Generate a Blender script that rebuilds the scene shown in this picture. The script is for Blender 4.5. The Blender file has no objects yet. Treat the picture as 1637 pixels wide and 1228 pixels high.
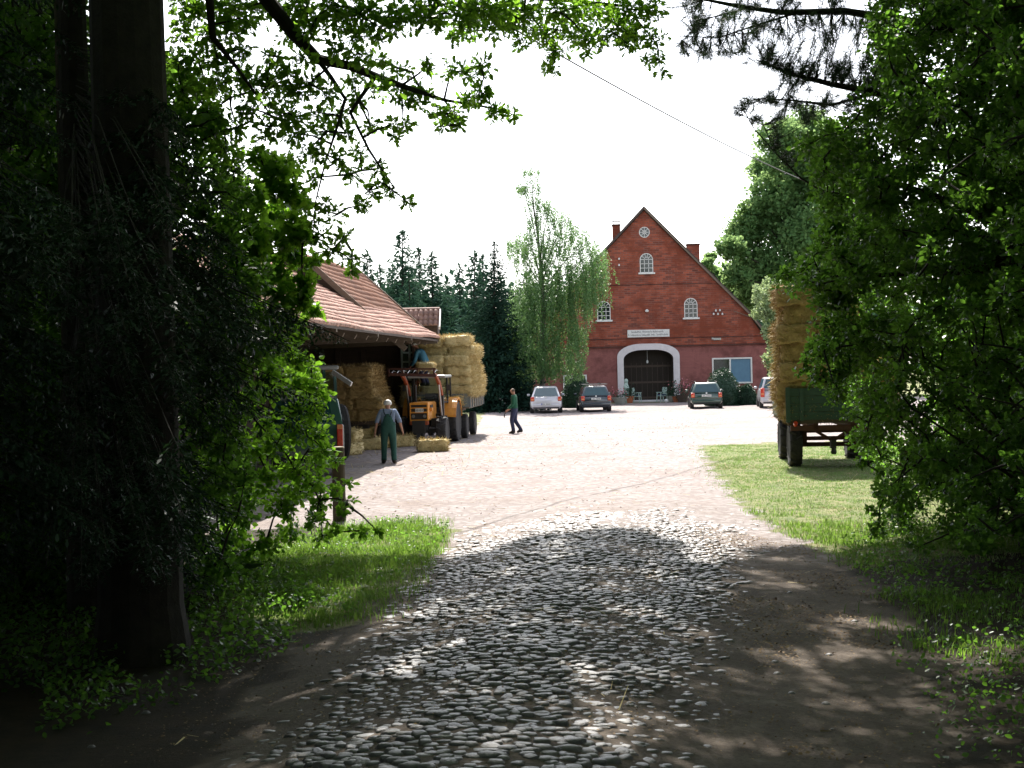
import bpy, bmesh, math, random
import numpy as np
from mathutils import Vector, Matrix
from mathutils.geometry import delaunay_2d_cdt
R = math.radians
random.seed(7); rng = np.random.default_rng(7)
scene = bpy.context.scene
col = scene.collection
# ------------------------------------------------------------------ camera
FPX, CX, CY, HCAM = 2273.0, 818.5, 614.0, 2.5
PITCH, ROLL = R(.655), R(1.3)
_f = Vector((0, math.cos(PITCH), -math.sin(PITCH)))
_R0 = Vector((1, 0, 0)); _U0 = Vector((0, math.sin(PITCH), math.cos(PITCH)))
_Rv = _R0 * math.cos(ROLL) - _U0 * math.sin(ROLL)
_Uv = _R0 * math.sin(ROLL) + _U0 * math.cos(ROLL)
CAM = Vector((0, 0, HCAM))
cd = bpy.data.cameras.new('camera'); cam = bpy.data.objects.new('camera', cd); col.objects.link(cam)
M = Matrix((( _Rv.x, _Uv.x, -_f.x, 0), (_Rv.y, _Uv.y, -_f.y, 0), (_Rv.z, _Uv.z, -_f.z, HCAM), (0, 0, 0, 1)))
cam.matrix_world = M
cd.sensor_width = 36; cd.lens = FPX / 1637 * 36; cd.clip_end = 6000; cd.clip_start = .1
scene.camera = cam
# ------------------------------------------------------------------ light
SUN_EL, SUN_AZ = 51.0, -3.0       # azimuth from +Y towards +X
w = bpy.data.worlds.new('World'); scene.world = w; w.use_nodes = True
nt = w.node_tree; nt.nodes.clear()
sky = nt.nodes.new('ShaderNodeTexSky'); sky.sky_type = 'NISHITA'; sky.sun_disc = False
sky.sun_elevation = R(SUN_EL); sky.sun_rotation = R(SUN_AZ); sky.dust_density = 1.6; sky.air_density = 1.0; sky.ozone_density = 1.0
bg = nt.nodes.new('ShaderNodeBackground'); bg.inputs[1].default_value = .13
wo = nt.nodes.new('ShaderNodeOutputWorld')
hsv = nt.nodes.new('ShaderNodeHueSaturation'); hsv.inputs['Saturation'].default_value = .38; hsv.inputs['Value'].default_value = 1.15
tcs = nt.nodes.new('ShaderNodeTexCoord'); mps = nt.nodes.new('ShaderNodeMapping'); mps.inputs['Scale'].default_value = (1, 1, 3.5); nt.links.new(tcs.outputs['Generated'], mps.inputs[0])
cln = nt.nodes.new('ShaderNodeTexNoise'); cln.inputs['Scale'].default_value = 1.6; cln.inputs['Detail'].default_value = 5; nt.links.new(mps.outputs[0], cln.inputs['Vector'])
clr = nt.nodes.new('ShaderNodeValToRGB'); clr.color_ramp.elements[0].position = .35; clr.color_ramp.elements[0].color = (.80, .80, .84, 1); clr.color_ramp.elements[1].position = .7; clr.color_ramp.elements[1].color = (1.15, 1.13, 1.12, 1); nt.links.new(cln.outputs[0], clr.inputs[0])
cmx = nt.nodes.new('ShaderNodeMix'); cmx.data_type = 'RGBA'; cmx.blend_type = 'MULTIPLY'; cmx.inputs[0].default_value = 1
nt.links.new(sky.outputs[0], hsv.inputs['Color']); nt.links.new(hsv.outputs[0], cmx.inputs[6]); nt.links.new(clr.outputs[0], cmx.inputs[7]); nt.links.new(cmx.outputs[2], bg.inputs[0]); nt.links.new(bg.outputs[0], wo.inputs[0])
sl = bpy.data.lights.new('sun', 'SUN'); sl.energy = 5.0; sl.angle = R(.5); sl.color = (1, .95, .87)
so = bpy.data.objects.new('sun', sl); col.objects.link(so)
sdir = Vector((math.sin(R(SUN_AZ)) * math.cos(R(SUN_EL)), math.cos(R(SUN_AZ)) * math.cos(R(SUN_EL)), math.sin(R(SUN_EL))))
so.rotation_euler = sdir.to_track_quat('Z', 'Y').to_euler(); so.location = sdir * 60
scene.view_settings.view_transform = 'Standard'; scene.view_settings.look = 'None'
scene.view_settings.exposure = 1.35; scene.view_settings.gamma = 1.0
scene.cycles.max_bounces = 6; scene.cycles.transparent_max_bounces = 4; scene.cycles.transmission_bounces = 4
scene.cycles.caustics_reflective = False; scene.cycles.caustics_refractive = False
scene.cycles.sample_clamp_indirect = 4.0

def ray(px, py):
    return (_f + _Rv * ((px - CX) / FPX) - _Uv * ((py - CY) / FPX))
def A(px, py, Y):                       # point seen at a photo pixel, at depth Y
    d = ray(px, py); return CAM + d * (Y / d.y)
def G(px, py, z=0.0):                   # ground point seen at a photo pixel
    d = ray(px, py); return CAM + d * ((z - HCAM) / d.z)
def GY(px, Y): return Vector((A(px, 600, Y).x, Y, 0))
# ------------------------------------------------------------------ materials
def newmat(name):
    m = bpy.data.materials.new(name); m.use_nodes = True
    t = m.node_tree; t.nodes.clear()
    o = t.nodes.new('ShaderNodeOutputMaterial')
    return m, t, o
def N(t, typ, **kw):
    n = t.nodes.new(typ)
    for k, v in kw.items():
        if k.startswith('i_'):
            n.inputs[k[2:].replace('_', ' ')].default_value = v
        else: setattr(n, k, v)
    return n
def L(t, a, b): t.links.new(a, b)
def mix(t, fac, a, b, mode='MIX'):
    n = t.nodes.new('ShaderNodeMix'); n.data_type = 'RGBA'; n.blend_type = mode
    for s, v in ((0, fac), (6, a), (7, b)):
        if hasattr(v, 'is_output') or isinstance(v, bpy.types.NodeSocket): t.links.new(v, n.inputs[s])
        else: n.inputs[s].default_value = v if s == 0 else (*v, 1) if len(v) == 3 else v
    return n.outputs[2]
def ramp(t, src, stops):
    r = t.nodes.new('ShaderNodeValToRGB'); e = r.color_ramp.elements
    while len(e) < len(stops): e.new(.5)
    for i, (p, c) in enumerate(stops):
        e[i].position = p; e[i].color = (*c, 1) if not isinstance(c, (int, float)) else (c, c, c, 1)
    t.links.new(src, r.inputs[0]); return r.outputs[0]
def noise(t, scale, detail=4, rough=.6, vec=None):
    n = N(t, 'ShaderNodeTexNoise'); n.inputs['Scale'].default_value = scale
    n.inputs['Detail'].default_value = detail; n.inputs['Roughness'].default_value = rough
    if vec is None:
        g = N(t, 'ShaderNodeTexCoord'); vec = g.outputs['Object']
    L(t, vec, n.inputs['Vector']); return n.outputs['Fac']
def simple(name, c1, c2=None, scale=6, rough=.6, metal=0, bump=0, bscale=None, coat=0, spec=.5, trans=0):
    m, t, o = newmat(name); b = N(t, 'ShaderNodeBsdfPrincipled')
    c2 = c2 or tuple(x * .75 for x in c1)
    f = noise(t, scale, 5, .65)
    fr = ramp(t, f, [(.3, 0.0), (.7, 1.0)])
    L(t, mix(t, fr, c1, c2), b.inputs['Base Color'])
    b.inputs['Roughness'].default_value = rough; b.inputs['Metallic'].default_value = metal
    b.inputs['Coat Weight'].default_value = coat; b.inputs['Specular IOR Level'].default_value = spec
    if bump:
        bp = N(t, 'ShaderNodeBump'); bp.inputs['Strength'].default_value = bump; bp.inputs['Distance'].default_value = .02
        L(t, noise(t, bscale or scale * 4, 5, .7), bp.inputs['Height']); L(t, bp.outputs[0], b.inputs['Normal'])
    L(t, b.outputs[0], o.inputs[0]); return m
def leafmat(name, c1, c2, tr, gloss=.3, rough=.45, trw=.5):
    m, t, o = newmat(name)
    g = N(t, 'ShaderNodeNewGeometry'); rnd = g.outputs['Random Per Island']
    cc = mix(t, rnd, c1, c2)
    b = N(t, 'ShaderNodeBsdfPrincipled'); L(t, cc, b.inputs['Base Color'])
    b.inputs['Roughness'].default_value = rough; b.inputs['Specular IOR Level'].default_value = gloss
    tl = N(t, 'ShaderNodeBsdfTranslucent')
    tc = mix(t, rnd, tr, tuple(x * .6 for x in tr)); L(t, tc, tl.inputs[0])
    ms = N(t, 'ShaderNodeMixShader'); ms.inputs[0].default_value = trw
    L(t, b.outputs[0], ms.inputs[1]); L(t, tl.outputs[0], ms.inputs[2]); L(t, ms.outputs[0], o.inputs[0]); return m
def brickmat(name, c1, c2, mortar, bw=.24, bh=.075, ms=.012, stain=(.09, .055, .05), stainf=.6):
    m, t, o = newmat(name); b = N(t, 'ShaderNodeBsdfPrincipled')
    tc = N(t, 'ShaderNodeTexCoord'); mp = N(t, 'ShaderNodeMapping')
    mp.inputs['Rotation'].default_value = (R(-90), 0, 0)
    L(t, tc.outputs['Object'], mp.inputs[0])
    br = N(t, 'ShaderNodeTexBrick'); L(t, mp.outputs[0], br.inputs[0])
    br.inputs['Scale'].default_value = 1; br.inputs['Brick Width'].default_value = bw; br.inputs['Row Height'].default_value = bh
    br.inputs['Mortar Size'].default_value = ms; br.inputs['Color1'].default_value = (*c1, 1); br.inputs['Color2'].default_value = (*c2, 1)
    br.inputs['Mortar'].default_value = (*mortar, 1); br.inputs['Bias'].default_value = -.1
    n1 = ramp(t, noise(t, .55, 6, .7), [(.46, 0.0), (.60, 1.0)])
    c = mix(t, n1, br.outputs['Color'], tuple(x * .55 for x in c1))
    mp2 = N(t, 'ShaderNodeMapping'); mp2.inputs['Scale'].default_value = (.5, 1, 6); L(t, tc.outputs['Object'], mp2.inputs[0])
    n2 = ramp(t, noise(t, 1.6, 5, .75, mp2.outputs[0]), [(.5, 0.0), (.75, stainf)])
    c = mix(t, n2, c, stain)
    L(t, c, b.inputs['Base Color']); b.inputs['Roughness'].default_value = .9; b.inputs['Specular IOR Level'].default_value = .12
    bp = N(t, 'ShaderNodeBump'); bp.inputs['Strength'].default_value = .6; bp.inputs['Distance'].default_value = .01
    L(t, br.outputs['Fac'], bp.inputs['Height']); bp.invert = True; L(t, bp.outputs[0], b.inputs['Normal'])
    L(t, b.outputs[0], o.inputs[0]); return m
def islandmat(name, c1, c2, rough=.8, scale=20, spec=.4, bump=.3):
    m, t, o = newmat(name); b = N(t, 'ShaderNodeBsdfPrincipled')
    g = N(t, 'ShaderNodeNewGeometry')
    c = mix(t, g.outputs['Random Per Island'], c1, c2)
    f = ramp(t, noise(t, scale, 5, .7), [(.35, 0.0), (.7, .55)])
    c = mix(t, f, c, tuple(x * .5 for x in c1)); L(t, c, b.inputs['Base Color'])
    b.inputs['Roughness'].default_value = rough; b.inputs['Specular IOR Level'].default_value = spec
    if bump:
        bp = N(t, 'ShaderNodeBump'); bp.inputs['Strength'].default_value = bump; bp.inputs['Distance'].default_value = .01
        L(t, noise(t, scale * 2, 5, .7), bp.inputs['Height']); L(t, bp.outputs[0], b.inputs['Normal'])
    L(t, b.outputs[0], o.inputs[0]); return m
def woodmat(name, c1, c2, sc=(1, 1, 12), rough=.8):
    m, t, o = newmat(name); b = N(t, 'ShaderNodeBsdfPrincipled')
    tc = N(t, 'ShaderNodeTexCoord'); mp = N(t, 'ShaderNodeMapping'); mp.inputs['Scale'].default_value = sc
    L(t, tc.outputs['Object'], mp.inputs[0])
    f = ramp(t, noise(t, 2.5, 6, .7, mp.outputs[0]), [(.3, 0.0), (.7, 1.0)])
    L(t, mix(t, f, c1, c2), b.inputs['Base Color']); b.inputs['Roughness'].default_value = rough
    L(t, b.outputs[0], o.inputs[0]); return m

MT = {}
MT['brick'] = brickmat('brick', (.39, .105, .062), (.13, .045, .036), (.24, .13, .105), .40, .13, .014)
MT['brick_dark'] = brickmat('brick_dark', (.13, .05, .04), (.09, .035, .03), (.12, .08, .07))
MT['brick_paint'] = brickmat('brick_paint', (.33, .13, .12), (.30, .118, .11), (.27, .11, .10), stainf=.25)
MT['brick_shed'] = brickmat('brick_shed', (.42, .12, .06), (.33, .09, .05), (.3, .2, .15))
MT['stucco_white'] = simple('stucco_white', (.74, .70, .72), (.62, .58, .6), 3, .85, bump=.1)
MT['white_paint'] = simple('white_paint', (.78, .78, .76), (.62, .62, .6), 9, .5)
MT['sign_text'] = simple('sign_text', (.16, .15, .17), None, 9, .6)
MT['dark_glass'] = simple('dark_glass', (.015, .02, .02), (.03, .04, .04), 3, .08, spec=.8)
MT['blue_blind'] = simple('blue_blind', (.10, .22, .33), (.08, .18, .28), 3, .5)
MT['roof_dark'] = simple('roof_dark', (.05, .035, .032), (.085, .06, .05), 5, .8, bump=.4)
MT['tile_pink'] = islandmat('tile_pink', (.46, .27, .21), (.33, .19, .15), .65, 5)
MT['tile_brown'] = islandmat('tile_brown', (.30, .13, .07), (.20, .085, .05), .75, 5)
MT['tile_clay'] = islandmat('tile_clay', (.40, .23, .17), (.28, .15, .11), .6, 7)
MT['wood_dark'] = woodmat('wood_dark', (.045, .03, .022), (.085, .06, .045))
MT['wood_grey'] = woodmat('wood_grey', (.20, .16, .12), (.11, .085, .065))
MT['door_wood'] = woodmat('door_wood', (.014, .009, .005), (.022, .015, .009), (3, 1, .6))
MT['green_paint'] = woodmat('green_paint', (.016, .045, .035), (.03, .07, .05), (1.5, 1, 8), .6)
MT['grey_side'] = woodmat('grey_side', (.13, .16, .17), (.20, .23, .22), (2, 2, 2), .6)
MT['rust'] = simple('rust', (.10, .03, .02), (.05, .02, .015), 8, .75)
MT['tyre'] = simple('tyre', (.018, .018, .02), (.04, .037, .035), 12, .85, bump=.2)
MT['mud_rim'] = simple('mud_rim', (.22, .17, .10), (.12, .09, .06), 10, .7)
MT['metal'] = simple('metal', (.45, .45, .46), (.3, .3, .3), 12, .35, metal=.9)
MT['black'] = simple('black', (.015, .015, .016), (.03, .028, .027), 10, .55)
MT['orange'] = simple('orange', (.75, .33, .04), (.55, .20, .03), 7, .45, coat=.1)
MT['orange_red'] = simple('orange_red', (.38, .08, .02), (.25, .05, .02), 7, .5)
MT['bark'] = simple('bark', (.014, .011, .009), (.035, .027, .02), 7, .95, bump=1, bscale=14)
MT['bark_birch'] = simple('bark_birch', (.20, .18, .16), (.05, .045, .04), 5, .85)
MT['post_wood'] = simple('post_wood', (.11, .085, .06), (.05, .04, .03), 9, .9, bump=.5)
MT['post_top'] = simple('post_top', (.36, .30, .22), (.26, .2, .15), 12, .9)
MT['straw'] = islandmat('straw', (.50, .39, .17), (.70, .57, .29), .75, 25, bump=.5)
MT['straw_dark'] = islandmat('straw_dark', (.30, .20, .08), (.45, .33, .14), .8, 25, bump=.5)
MT['skin'] = simple('skin', (.45, .24, .16), (.38, .19, .13), 9, .55)
MT['hair_white'] = simple('hair_white', (.72, .70, .66), (.6, .58, .55), 30, .7)
MT['hair_brown'] = simple('hair_brown', (.08, .045, .02), (.05, .03, .015), 30, .7)
MT['shirt'] = simple('shirt', (.24, .30, .42), (.17, .22, .33), 40, .85)
MT['overall'] = simple('overall', (.025, .10, .08), (.015, .065, .055), 9, .85)
MT['strap'] = simple('strap', (.012, .03, .035), None, 9, .8)
MT['shoe'] = simple('shoe', (.015, .012, .01), None, 9, .6)
MT['sweater'] = simple('sweater', (.012, .10, .05), (.008, .07, .035), 15, .9)
MT['trouser'] = simple('trouser', (.03, .035, .085), (.02, .025, .06), 10, .85)
MT['teal_shirt'] = simple('teal_shirt', (.06, .20, .28), (.04, .14, .2), 12, .85)
MT['silver'] = simple('silver', (.58, .57, .6), (.5, .5, .53), 2, .32, metal=.35, coat=.5)
MT['car_navy'] = simple('car_navy', (.012, .022, .035), (.01, .018, .03), 2, .25, coat=1)
MT['car_green'] = simple('car_green', (.012, .05, .035), (.01, .04, .03), 2, .25, coat=1)
MT['car_glass'] = simple('car_glass', (.008, .045, .055), (.012, .06, .075), 3, .08, spec=.9)
MT['tail_red'] = simple('tail_red', (.45, .02, .01), (.55, .05, .015), 12, .25, coat=.6)
MT['tail_amber'] = simple('tail_amber', (.75, .30, .12), (.6, .2, .06), 12, .25, coat=.6)
MT['plate'] = simple('plate', (.72, .72, .68), None, 9, .4)
MT['plate_blue'] = simple('plate_blue', (.03, .06, .35), None, 9, .4)
MT['roof_shine'] = simple('roof_shine', (.5, .5, .5), None, 9, .3, metal=.5)
MT['terracotta'] = simple('terracotta', (.45, .14, .06), (.35, .11, .05), 9, .8)
MT['stone_pot'] = simple('stone_pot', (.42, .43, .38), (.3, .31, .28), 9, .85)
MT['blue_cloth'] = simple('blue_cloth', (.03, .05, .12), None, 9, .9)
MT['white_plastic'] = simple('white_plastic', (.75, .76, .75), None, 9, .4)
MT['chair_green'] = simple('chair_green', (.30, .45, .40), (.5, .6, .55), 12, .5)
MT['flower'] = islandmat('flower', (.55, .08, .12), (.7, .35, .4), .7, 20, bump=0)
MT['van_green'] = simple('van_green', (.02, .075, .07), (.03, .1, .09), 3, .35, coat=.6)
MT['van_grey'] = simple('van_grey', (.35, .37, .37), (.25, .27, .27), 5, .4)
MT['cable'] = simple('cable', (.04, .04, .04), None, 5, .6)
MT['ceramic'] = simple('ceramic', (.8, .8, .78), None, 5, .3)
MT['wire'] = simple('wire', (.12, .11, .1), None, 5, .6)
MT['tarp'] = simple('tarp', (.62, .62, .62), (.5, .5, .52), 5, .5)
# foliage
MT['oak_leaf'] = leafmat('oak_leaf', (.04, .095, .014), (.065, .14, .022), (.34, .66, .05), trw=.52)
MT['bright_leaf'] = leafmat('bright_leaf', (.05, .13, .015), (.085, .19, .025), (.36, .70, .05), trw=.52)
MT['hedge_leaf'] = leafmat('hedge_leaf', (.018, .055, .014), (.035, .09, .02), (.24, .52, .05), gloss=.35, rough=.42, trw=.44)
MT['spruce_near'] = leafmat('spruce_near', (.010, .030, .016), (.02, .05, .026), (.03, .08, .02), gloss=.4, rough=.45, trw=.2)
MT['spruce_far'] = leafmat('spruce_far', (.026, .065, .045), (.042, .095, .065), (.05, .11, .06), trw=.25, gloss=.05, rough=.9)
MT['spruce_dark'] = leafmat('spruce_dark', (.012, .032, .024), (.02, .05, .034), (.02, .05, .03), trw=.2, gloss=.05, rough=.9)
MT['pine_leaf'] = leafmat('pine_leaf', (.03, .06, .03), (.05, .09, .045), (.06, .11, .04), trw=.25)
MT['birch_leaf'] = leafmat('birch_leaf', (.06, .14, .05), (.095, .19, .075), (.20, .36, .10), trw=.4)
MT['far_leaf'] = leafmat('far_leaf', (.09, .19, .07), (.14, .27, .10), (.34, .50, .18), trw=.5, gloss=.1, rough=.8)
MT['pale_leaf'] = leafmat('pale_leaf', (.26, .36, .18), (.34, .44, .24), (.4, .5, .22), trw=.4)
MT['yellow_leaf'] = leafmat('yellow_leaf', (.34, .30, .08), (.42, .36, .1), (.5, .42, .1), trw=.4)
MT['topiary'] = leafmat('topiary', (.016, .045, .025), (.025, .065, .035), (.03, .08, .03), trw=.2)
MT['grass'] = leafmat('grass', (.045, .115, .02), (.08, .16, .035), (.26, .44, .06), trw=.45, gloss=.3)
MT['lawn'] = leafmat('lawn', (.17, .29, .09), (.25, .36, .13), (.30, .46, .12), trw=.35, gloss=.3)
MT['dry_grass'] = leafmat('dry_grass', (.36, .32, .16), (.42, .38, .22), (.35, .33, .15), trw=.3, gloss=.3)
MT['litter'] = islandmat('litter', (.12, .07, .035), (.30, .21, .11), .9, 20, bump=0)
# ------------------------------------------------------------------ mesh helpers
class MB:
    def __init__(s): s.v = []; s.f = []; s.mi = []
    def add(s, vs, fs, mi=0):
        b = len(s.v); s.v += [tuple(v) for v in vs]; s.f += [tuple(b + i for i in f) for f in fs]; s.mi += [mi] * len(fs); return s
    def box(s, c, d, rz=0, mi=0, rot=None):
        hx, hy, hz = d[0] / 2, d[1] / 2, d[2] / 2
        m = rot if rot is not None else Matrix.Rotation(rz, 3, 'Z')
        vs = [m @ Vector((x, y, z)) + Vector(c) for x in (-hx, hx) for y in (-hy, hy) for z in (-hz, hz)]
        return s.add(vs, [(0, 1, 3, 2), (4, 6, 7, 5), (0, 4, 5, 1), (2, 3, 7, 6), (0, 2, 6, 4), (1, 5, 7, 3)], mi)
    def beam(s, p0, p1, w, h, mi=0):
        p0, p1 = Vector(p0), Vector(p1); d = (p1 - p0); l = d.length; d.normalize()
        up = Vector((0, 0, 1)) if abs(d.z) < .95 else Vector((0, 1, 0))
        x = d.cross(up).normalized(); z = x.cross(d)
        rot = Matrix((x, d, z)).transposed()
        return s.box((p0 + p1) / 2, (w, l, h), mi=mi, rot=rot)
    def tube(s, pts, rad, n=8, mi=0, cap=True):
        pts = [Vector(p) for p in pts]
        if isinstance(rad, (int, float)): rad = [rad] * len(pts)
        rings = []; px = None
        for i, p in enumerate(pts):
            d = (pts[min(i + 1, len(pts) - 1)] - pts[max(i - 1, 0)]).normalized()
            if px is None:
                a = Vector((0, 0, 1)) if abs(d.z) < .9 else Vector((1, 0, 0))
                px = d.cross(a).normalized()
            else:
                px = (px - d * px.dot(d)).normalized()
            py = d.cross(px)
            rings.append([p + (px * math.cos(2 * math.pi * k / n) + py * math.sin(2 * math.pi * k / n)) * rad[i] for k in range(n)])
        vs = [v for r_ in rings for v in r_]; fs = []
        for i in range(len(pts) - 1):
            for k in range(n):
                k2 = (k + 1) % n; fs.append((i * n + k, i * n + k2, (i + 1) * n + k2, (i + 1) * n + k))
        if cap:
            fs.append(tuple(range(n - 1, -1, -1))); fs.append(tuple((len(pts) - 1) * n + k for k in range(n)))
        return s.add(vs, fs, mi)
    def lathe(s, c, prof, axis='Z', n=20, mi=0):   # prof: (radius, height)
        vs = []; fs = []
        for (r_, h) in prof:
            for k in range(n):
                a = 2 * math.pi * k / n; x, y = r_ * math.cos(a), r_ * math.sin(a)
                if axis == 'Z': v = (x, y, h)
                elif axis == 'X': v = (h, x, y)
                else: v = (x, h, y)
                vs.append(Vector(v) + Vector(c))
        for i in range(len(prof) - 1):
            for k in range(n):
                k2 = (k + 1) % n; fs.append((i * n + k, i * n + k2, (i + 1) * n + k2, (i + 1) * n + k))
        fs.append(tuple(range(n))); fs.append(tuple((len(prof) - 1) * n + k for k in range(n)))
        return s.add(vs, fs, mi)
    def prism(s, poly, y0, y1, mi=0):    # poly in (x,z), extruded along y
        n = len(poly)
        vs = [(x, y0, z) for x, z in poly] + [(x, y1, z) for x, z in poly]
        fs = [tuple(range(n)), tuple(range(2 * n - 1, n - 1, -1))]
        fs += [(i, i + n, (i + 1) % n + n, (i + 1) % n) for i in range(n)]
        return s.add(vs, fs, mi)
    def plate(s, outer, holes, y0, y1, mi=0):   # wall in xz-plane with holes, thickness y0..y1
        pts = [Vector(p) for p in outer]; edges = [(i, (i + 1) % len(outer)) for i in range(len(outer))]
        for h in holes:
            b = len(pts); pts += [Vector(p) for p in h]; edges += [(b + i, b + (i + 1) % len(h)) for i in range(len(h))]
        vo, eo, fo, _, _, _ = delaunay_2d_cdt(pts, edges, [], 0, 1e-6)
        def inside(p, poly):
            c = False; j = len(poly) - 1
            for i in range(len(poly)):
                if (poly[i][1] > p[1]) != (poly[j][1] > p[1]) and p[0] < (poly[j][0] - poly[i][0]) * (p[1] - poly[i][1]) / (poly[j][1] - poly[i][1]) + poly[i][0]: c = not c
                j = i
            return c
        keep = []
        for f in fo:
            c = sum((vo[i] for i in f), Vector((0, 0))) / len(f)
            if inside(c, outer) and not any(inside(c, h) for h in holes): keep.append(tuple(f))
        n = len(vo)
        vs = [(p.x, y0, p.y) for p in vo] + [(p.x, y1, p.y) for p in vo]
        fs = keep + [tuple(i + n for i in reversed(f)) for f in keep]
        cnt = {}
        for f in keep:
            for a, b in zip(f, f[1:] + f[:1]):
                cnt[(min(a, b), max(a, b))] = cnt.get((min(a, b), max(a, b)), 0) + 1
        fs += [(a, b, b + n, a + n) for (a, b), k in cnt.items() if k == 1]
        return s.add(vs, fs, mi)
    def build(s, name, mat, parent=None, smooth=False, bevel=0, loc=None, sub=0, seg=2):
        me = bpy.data.meshes.new(name); me.from_pydata(s.v, [], s.f)
        mats = mat if isinstance(mat, (list, tuple)) else [mat]
        for m_ in mats: me.materials.append(MT[m_])
        if len(mats) > 1: me.polygons.foreach_set('material_index', s.mi)
        bm = bmesh.new(); bm.from_mesh(me); bmesh.ops.recalc_face_normals(bm, faces=bm.faces); bm.to_mesh(me); bm.free()
        if smooth: me.polygons.foreach_set('use_smooth', [True] * len(me.polygons))
        o = bpy.data.objects.new(name, me); col.objects.link(o)
        if bevel:
            b = o.modifiers.new('bevel', 'BEVEL'); b.width = bevel; b.segments = seg; b.limit_method = 'ANGLE'; b.angle_limit = R(35)
        if sub:
            b = o.modifiers.new('sub', 'SUBSURF'); b.levels = sub; b.render_levels = sub
        if parent: o.parent = parent
        if loc: o.location = loc
        return o
def npmesh(name, verts, loops, lens, mat, parent=None, smooth=False, loc=(0, 0, 0)):
    me = bpy.data.meshes.new(name)
    nv, nl, nf = len(verts), len(loops), len(lens)
    me.vertices.add(nv); me.loops.add(nl); me.polygons.add(nf)
    me.vertices.foreach_set('co', np.ascontiguousarray(verts, dtype=np.float32).ravel())
    me.loops.foreach_set('vertex_index', np.ascontiguousarray(loops, dtype=np.int32))
    st = np.concatenate(([0], np.cumsum(lens)[:-1])).astype(np.int32)
    me.polygons.foreach_set('loop_start', st)
    me.polygons.foreach_set('loop_total', np.ascontiguousarray(lens, dtype=np.int32))
    if smooth: me.polygons.foreach_set('use_smooth', np.ones(nf, dtype=bool))
    me.materials.append(MT[mat]); me.update(calc_edges=True); me.validate()
    o = bpy.data.objects.new(name, me); col.objects.link(o); o.location = loc
    if parent: o.parent = parent
    return o
def tag(o, label, cat, group=None, kind=None):
    if label: o['label'] = label
    if cat: o['category'] = cat
    if group: o['group'] = group
    if kind: o['kind'] = kind
    return o
def thing(name, label, cat, loc=(0, 0, 0), rz=0, group=None):
    o = bpy.data.objects.new(name, None); col.objects.link(o); o.empty_display_size = .3
    o.location = loc; o.rotation_euler = (0, 0, rz); return tag(o, label, cat, group)
def copy_tree(o, parent=None):
    c = o.copy(); col.objects.link(c); c.parent = parent
    for ch in list(o.children):
        if ch.get('_c'): continue
        copy_tree(ch, c)
    return c
# leaf templates: (verts(k,3) along +x, faces list)
def tpl_oak():
    up = [(0, 0), (.12, .05), (.24, .19), (.33, .10), (.46, .29), (.56, .15), (.70, .31), (.79, .17), (.90, .20), (1, 0)]
    v = [(x, y, .25 * y) for x, y in up] + [(x, -y, .25 * y) for x, y in up[1:-1]]
    n = len(up)
    f1 = tuple(range(n)); f2 = (0,) + tuple(range(n, n + n - 2)) + (n - 1,)
    return np.array(v), [f1, tuple(reversed(f2))]
def tpl_ovate():
    up = [(0, 0), (.2, .22), (.5, .34), (.8, .2), (1, 0)]
    v = [(x, y, .3 * y) for x, y in up] + [(x, -y, .3 * y) for x, y in up[1:-1]]
    return np.array(v), [(0, 1, 2, 3, 4), (4, 7, 6, 5, 0)]
def tpl_maple():
    up = [(0, 0), (.08, .22), (-.02, .42), (.2, .36), (.3, .52), (.45, .50), (.44, .30), (.56, .22), (.72, .24), (.75, .1), (1, 0)]
    v = [(x, y, .15 * y) for x, y in up] + [(x, -y, .15 * y) for x, y in up[1:-1]]
    n = len(up); f2 = (0,) + tuple(range(n, n + n - 2)) + (n - 1,)
    return np.array(v), [tuple(range(n)), tuple(reversed(f2))]
def tpl_quad(wd=.5): return np.array([(0, 0, 0), (.5, wd / 2, .06), (1, 0, 0), (.5, -wd / 2, .06)]), [(0, 1, 2, 3)]
def tpl_strip(wd=.08): return np.array([(0, -wd, 0), (0, wd, 0), (1, wd * .4, 0), (1, -wd * .4, 0)]), [(0, 1, 2, 3)]
OAK, OVATE, MAPLE, QUAD = tpl_oak(), tpl_ovate(), tpl_maple(), tpl_quad(.62)
def unit(a): return a / np.maximum(np.linalg.norm(a, axis=1, keepdims=True), 1e-9)
def leaves(P, size, tpl, D=None, up=1.0, rnd=1.0, r=rng):
    """verts/loops/lens for N leaves at P; D = preferred growing direction"""
    T, F = tpl; n = len(P)
    nrm = unit(r.normal(size=(n, 3)) * rnd + np.array((0, 0, up)))
    d = r.normal(size=(n, 3)) * .7 if D is None else D + r.normal(size=(n, 3)) * .35
    d = d - nrm * np.sum(d * nrm, 1, keepdims=True); d = unit(d); b = np.cross(nrm, d)
    s = np.broadcast_to(np.asarray(size, dtype=float), (n,))[:, None, None]
    V = P[:, None, :] + s * (T[None, :, 0:1] * d[:, None, :] + T[None, :, 1:2] * b[:, None, :] + T[None, :, 2:3] * nrm[:, None, :])
    k = len(T); V = V.reshape(-1, 3)
    fl = np.concatenate([np.array(f) for f in F]); ln = np.array([len(f) for f in F])
    loops = (np.arange(n)[:, None] * k + fl[None, :]).ravel(); lens = np.tile(ln, n)
    return V, loops, lens
def join(parts):
    V, Lp, Ln, off = [], [], [], 0
    for v, l, n in parts:
        V.append(v); Lp.append(l + off); Ln.append(n); off += len(v)
    return np.concatenate(V), np.concatenate(Lp), np.concatenate(Ln)
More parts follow.
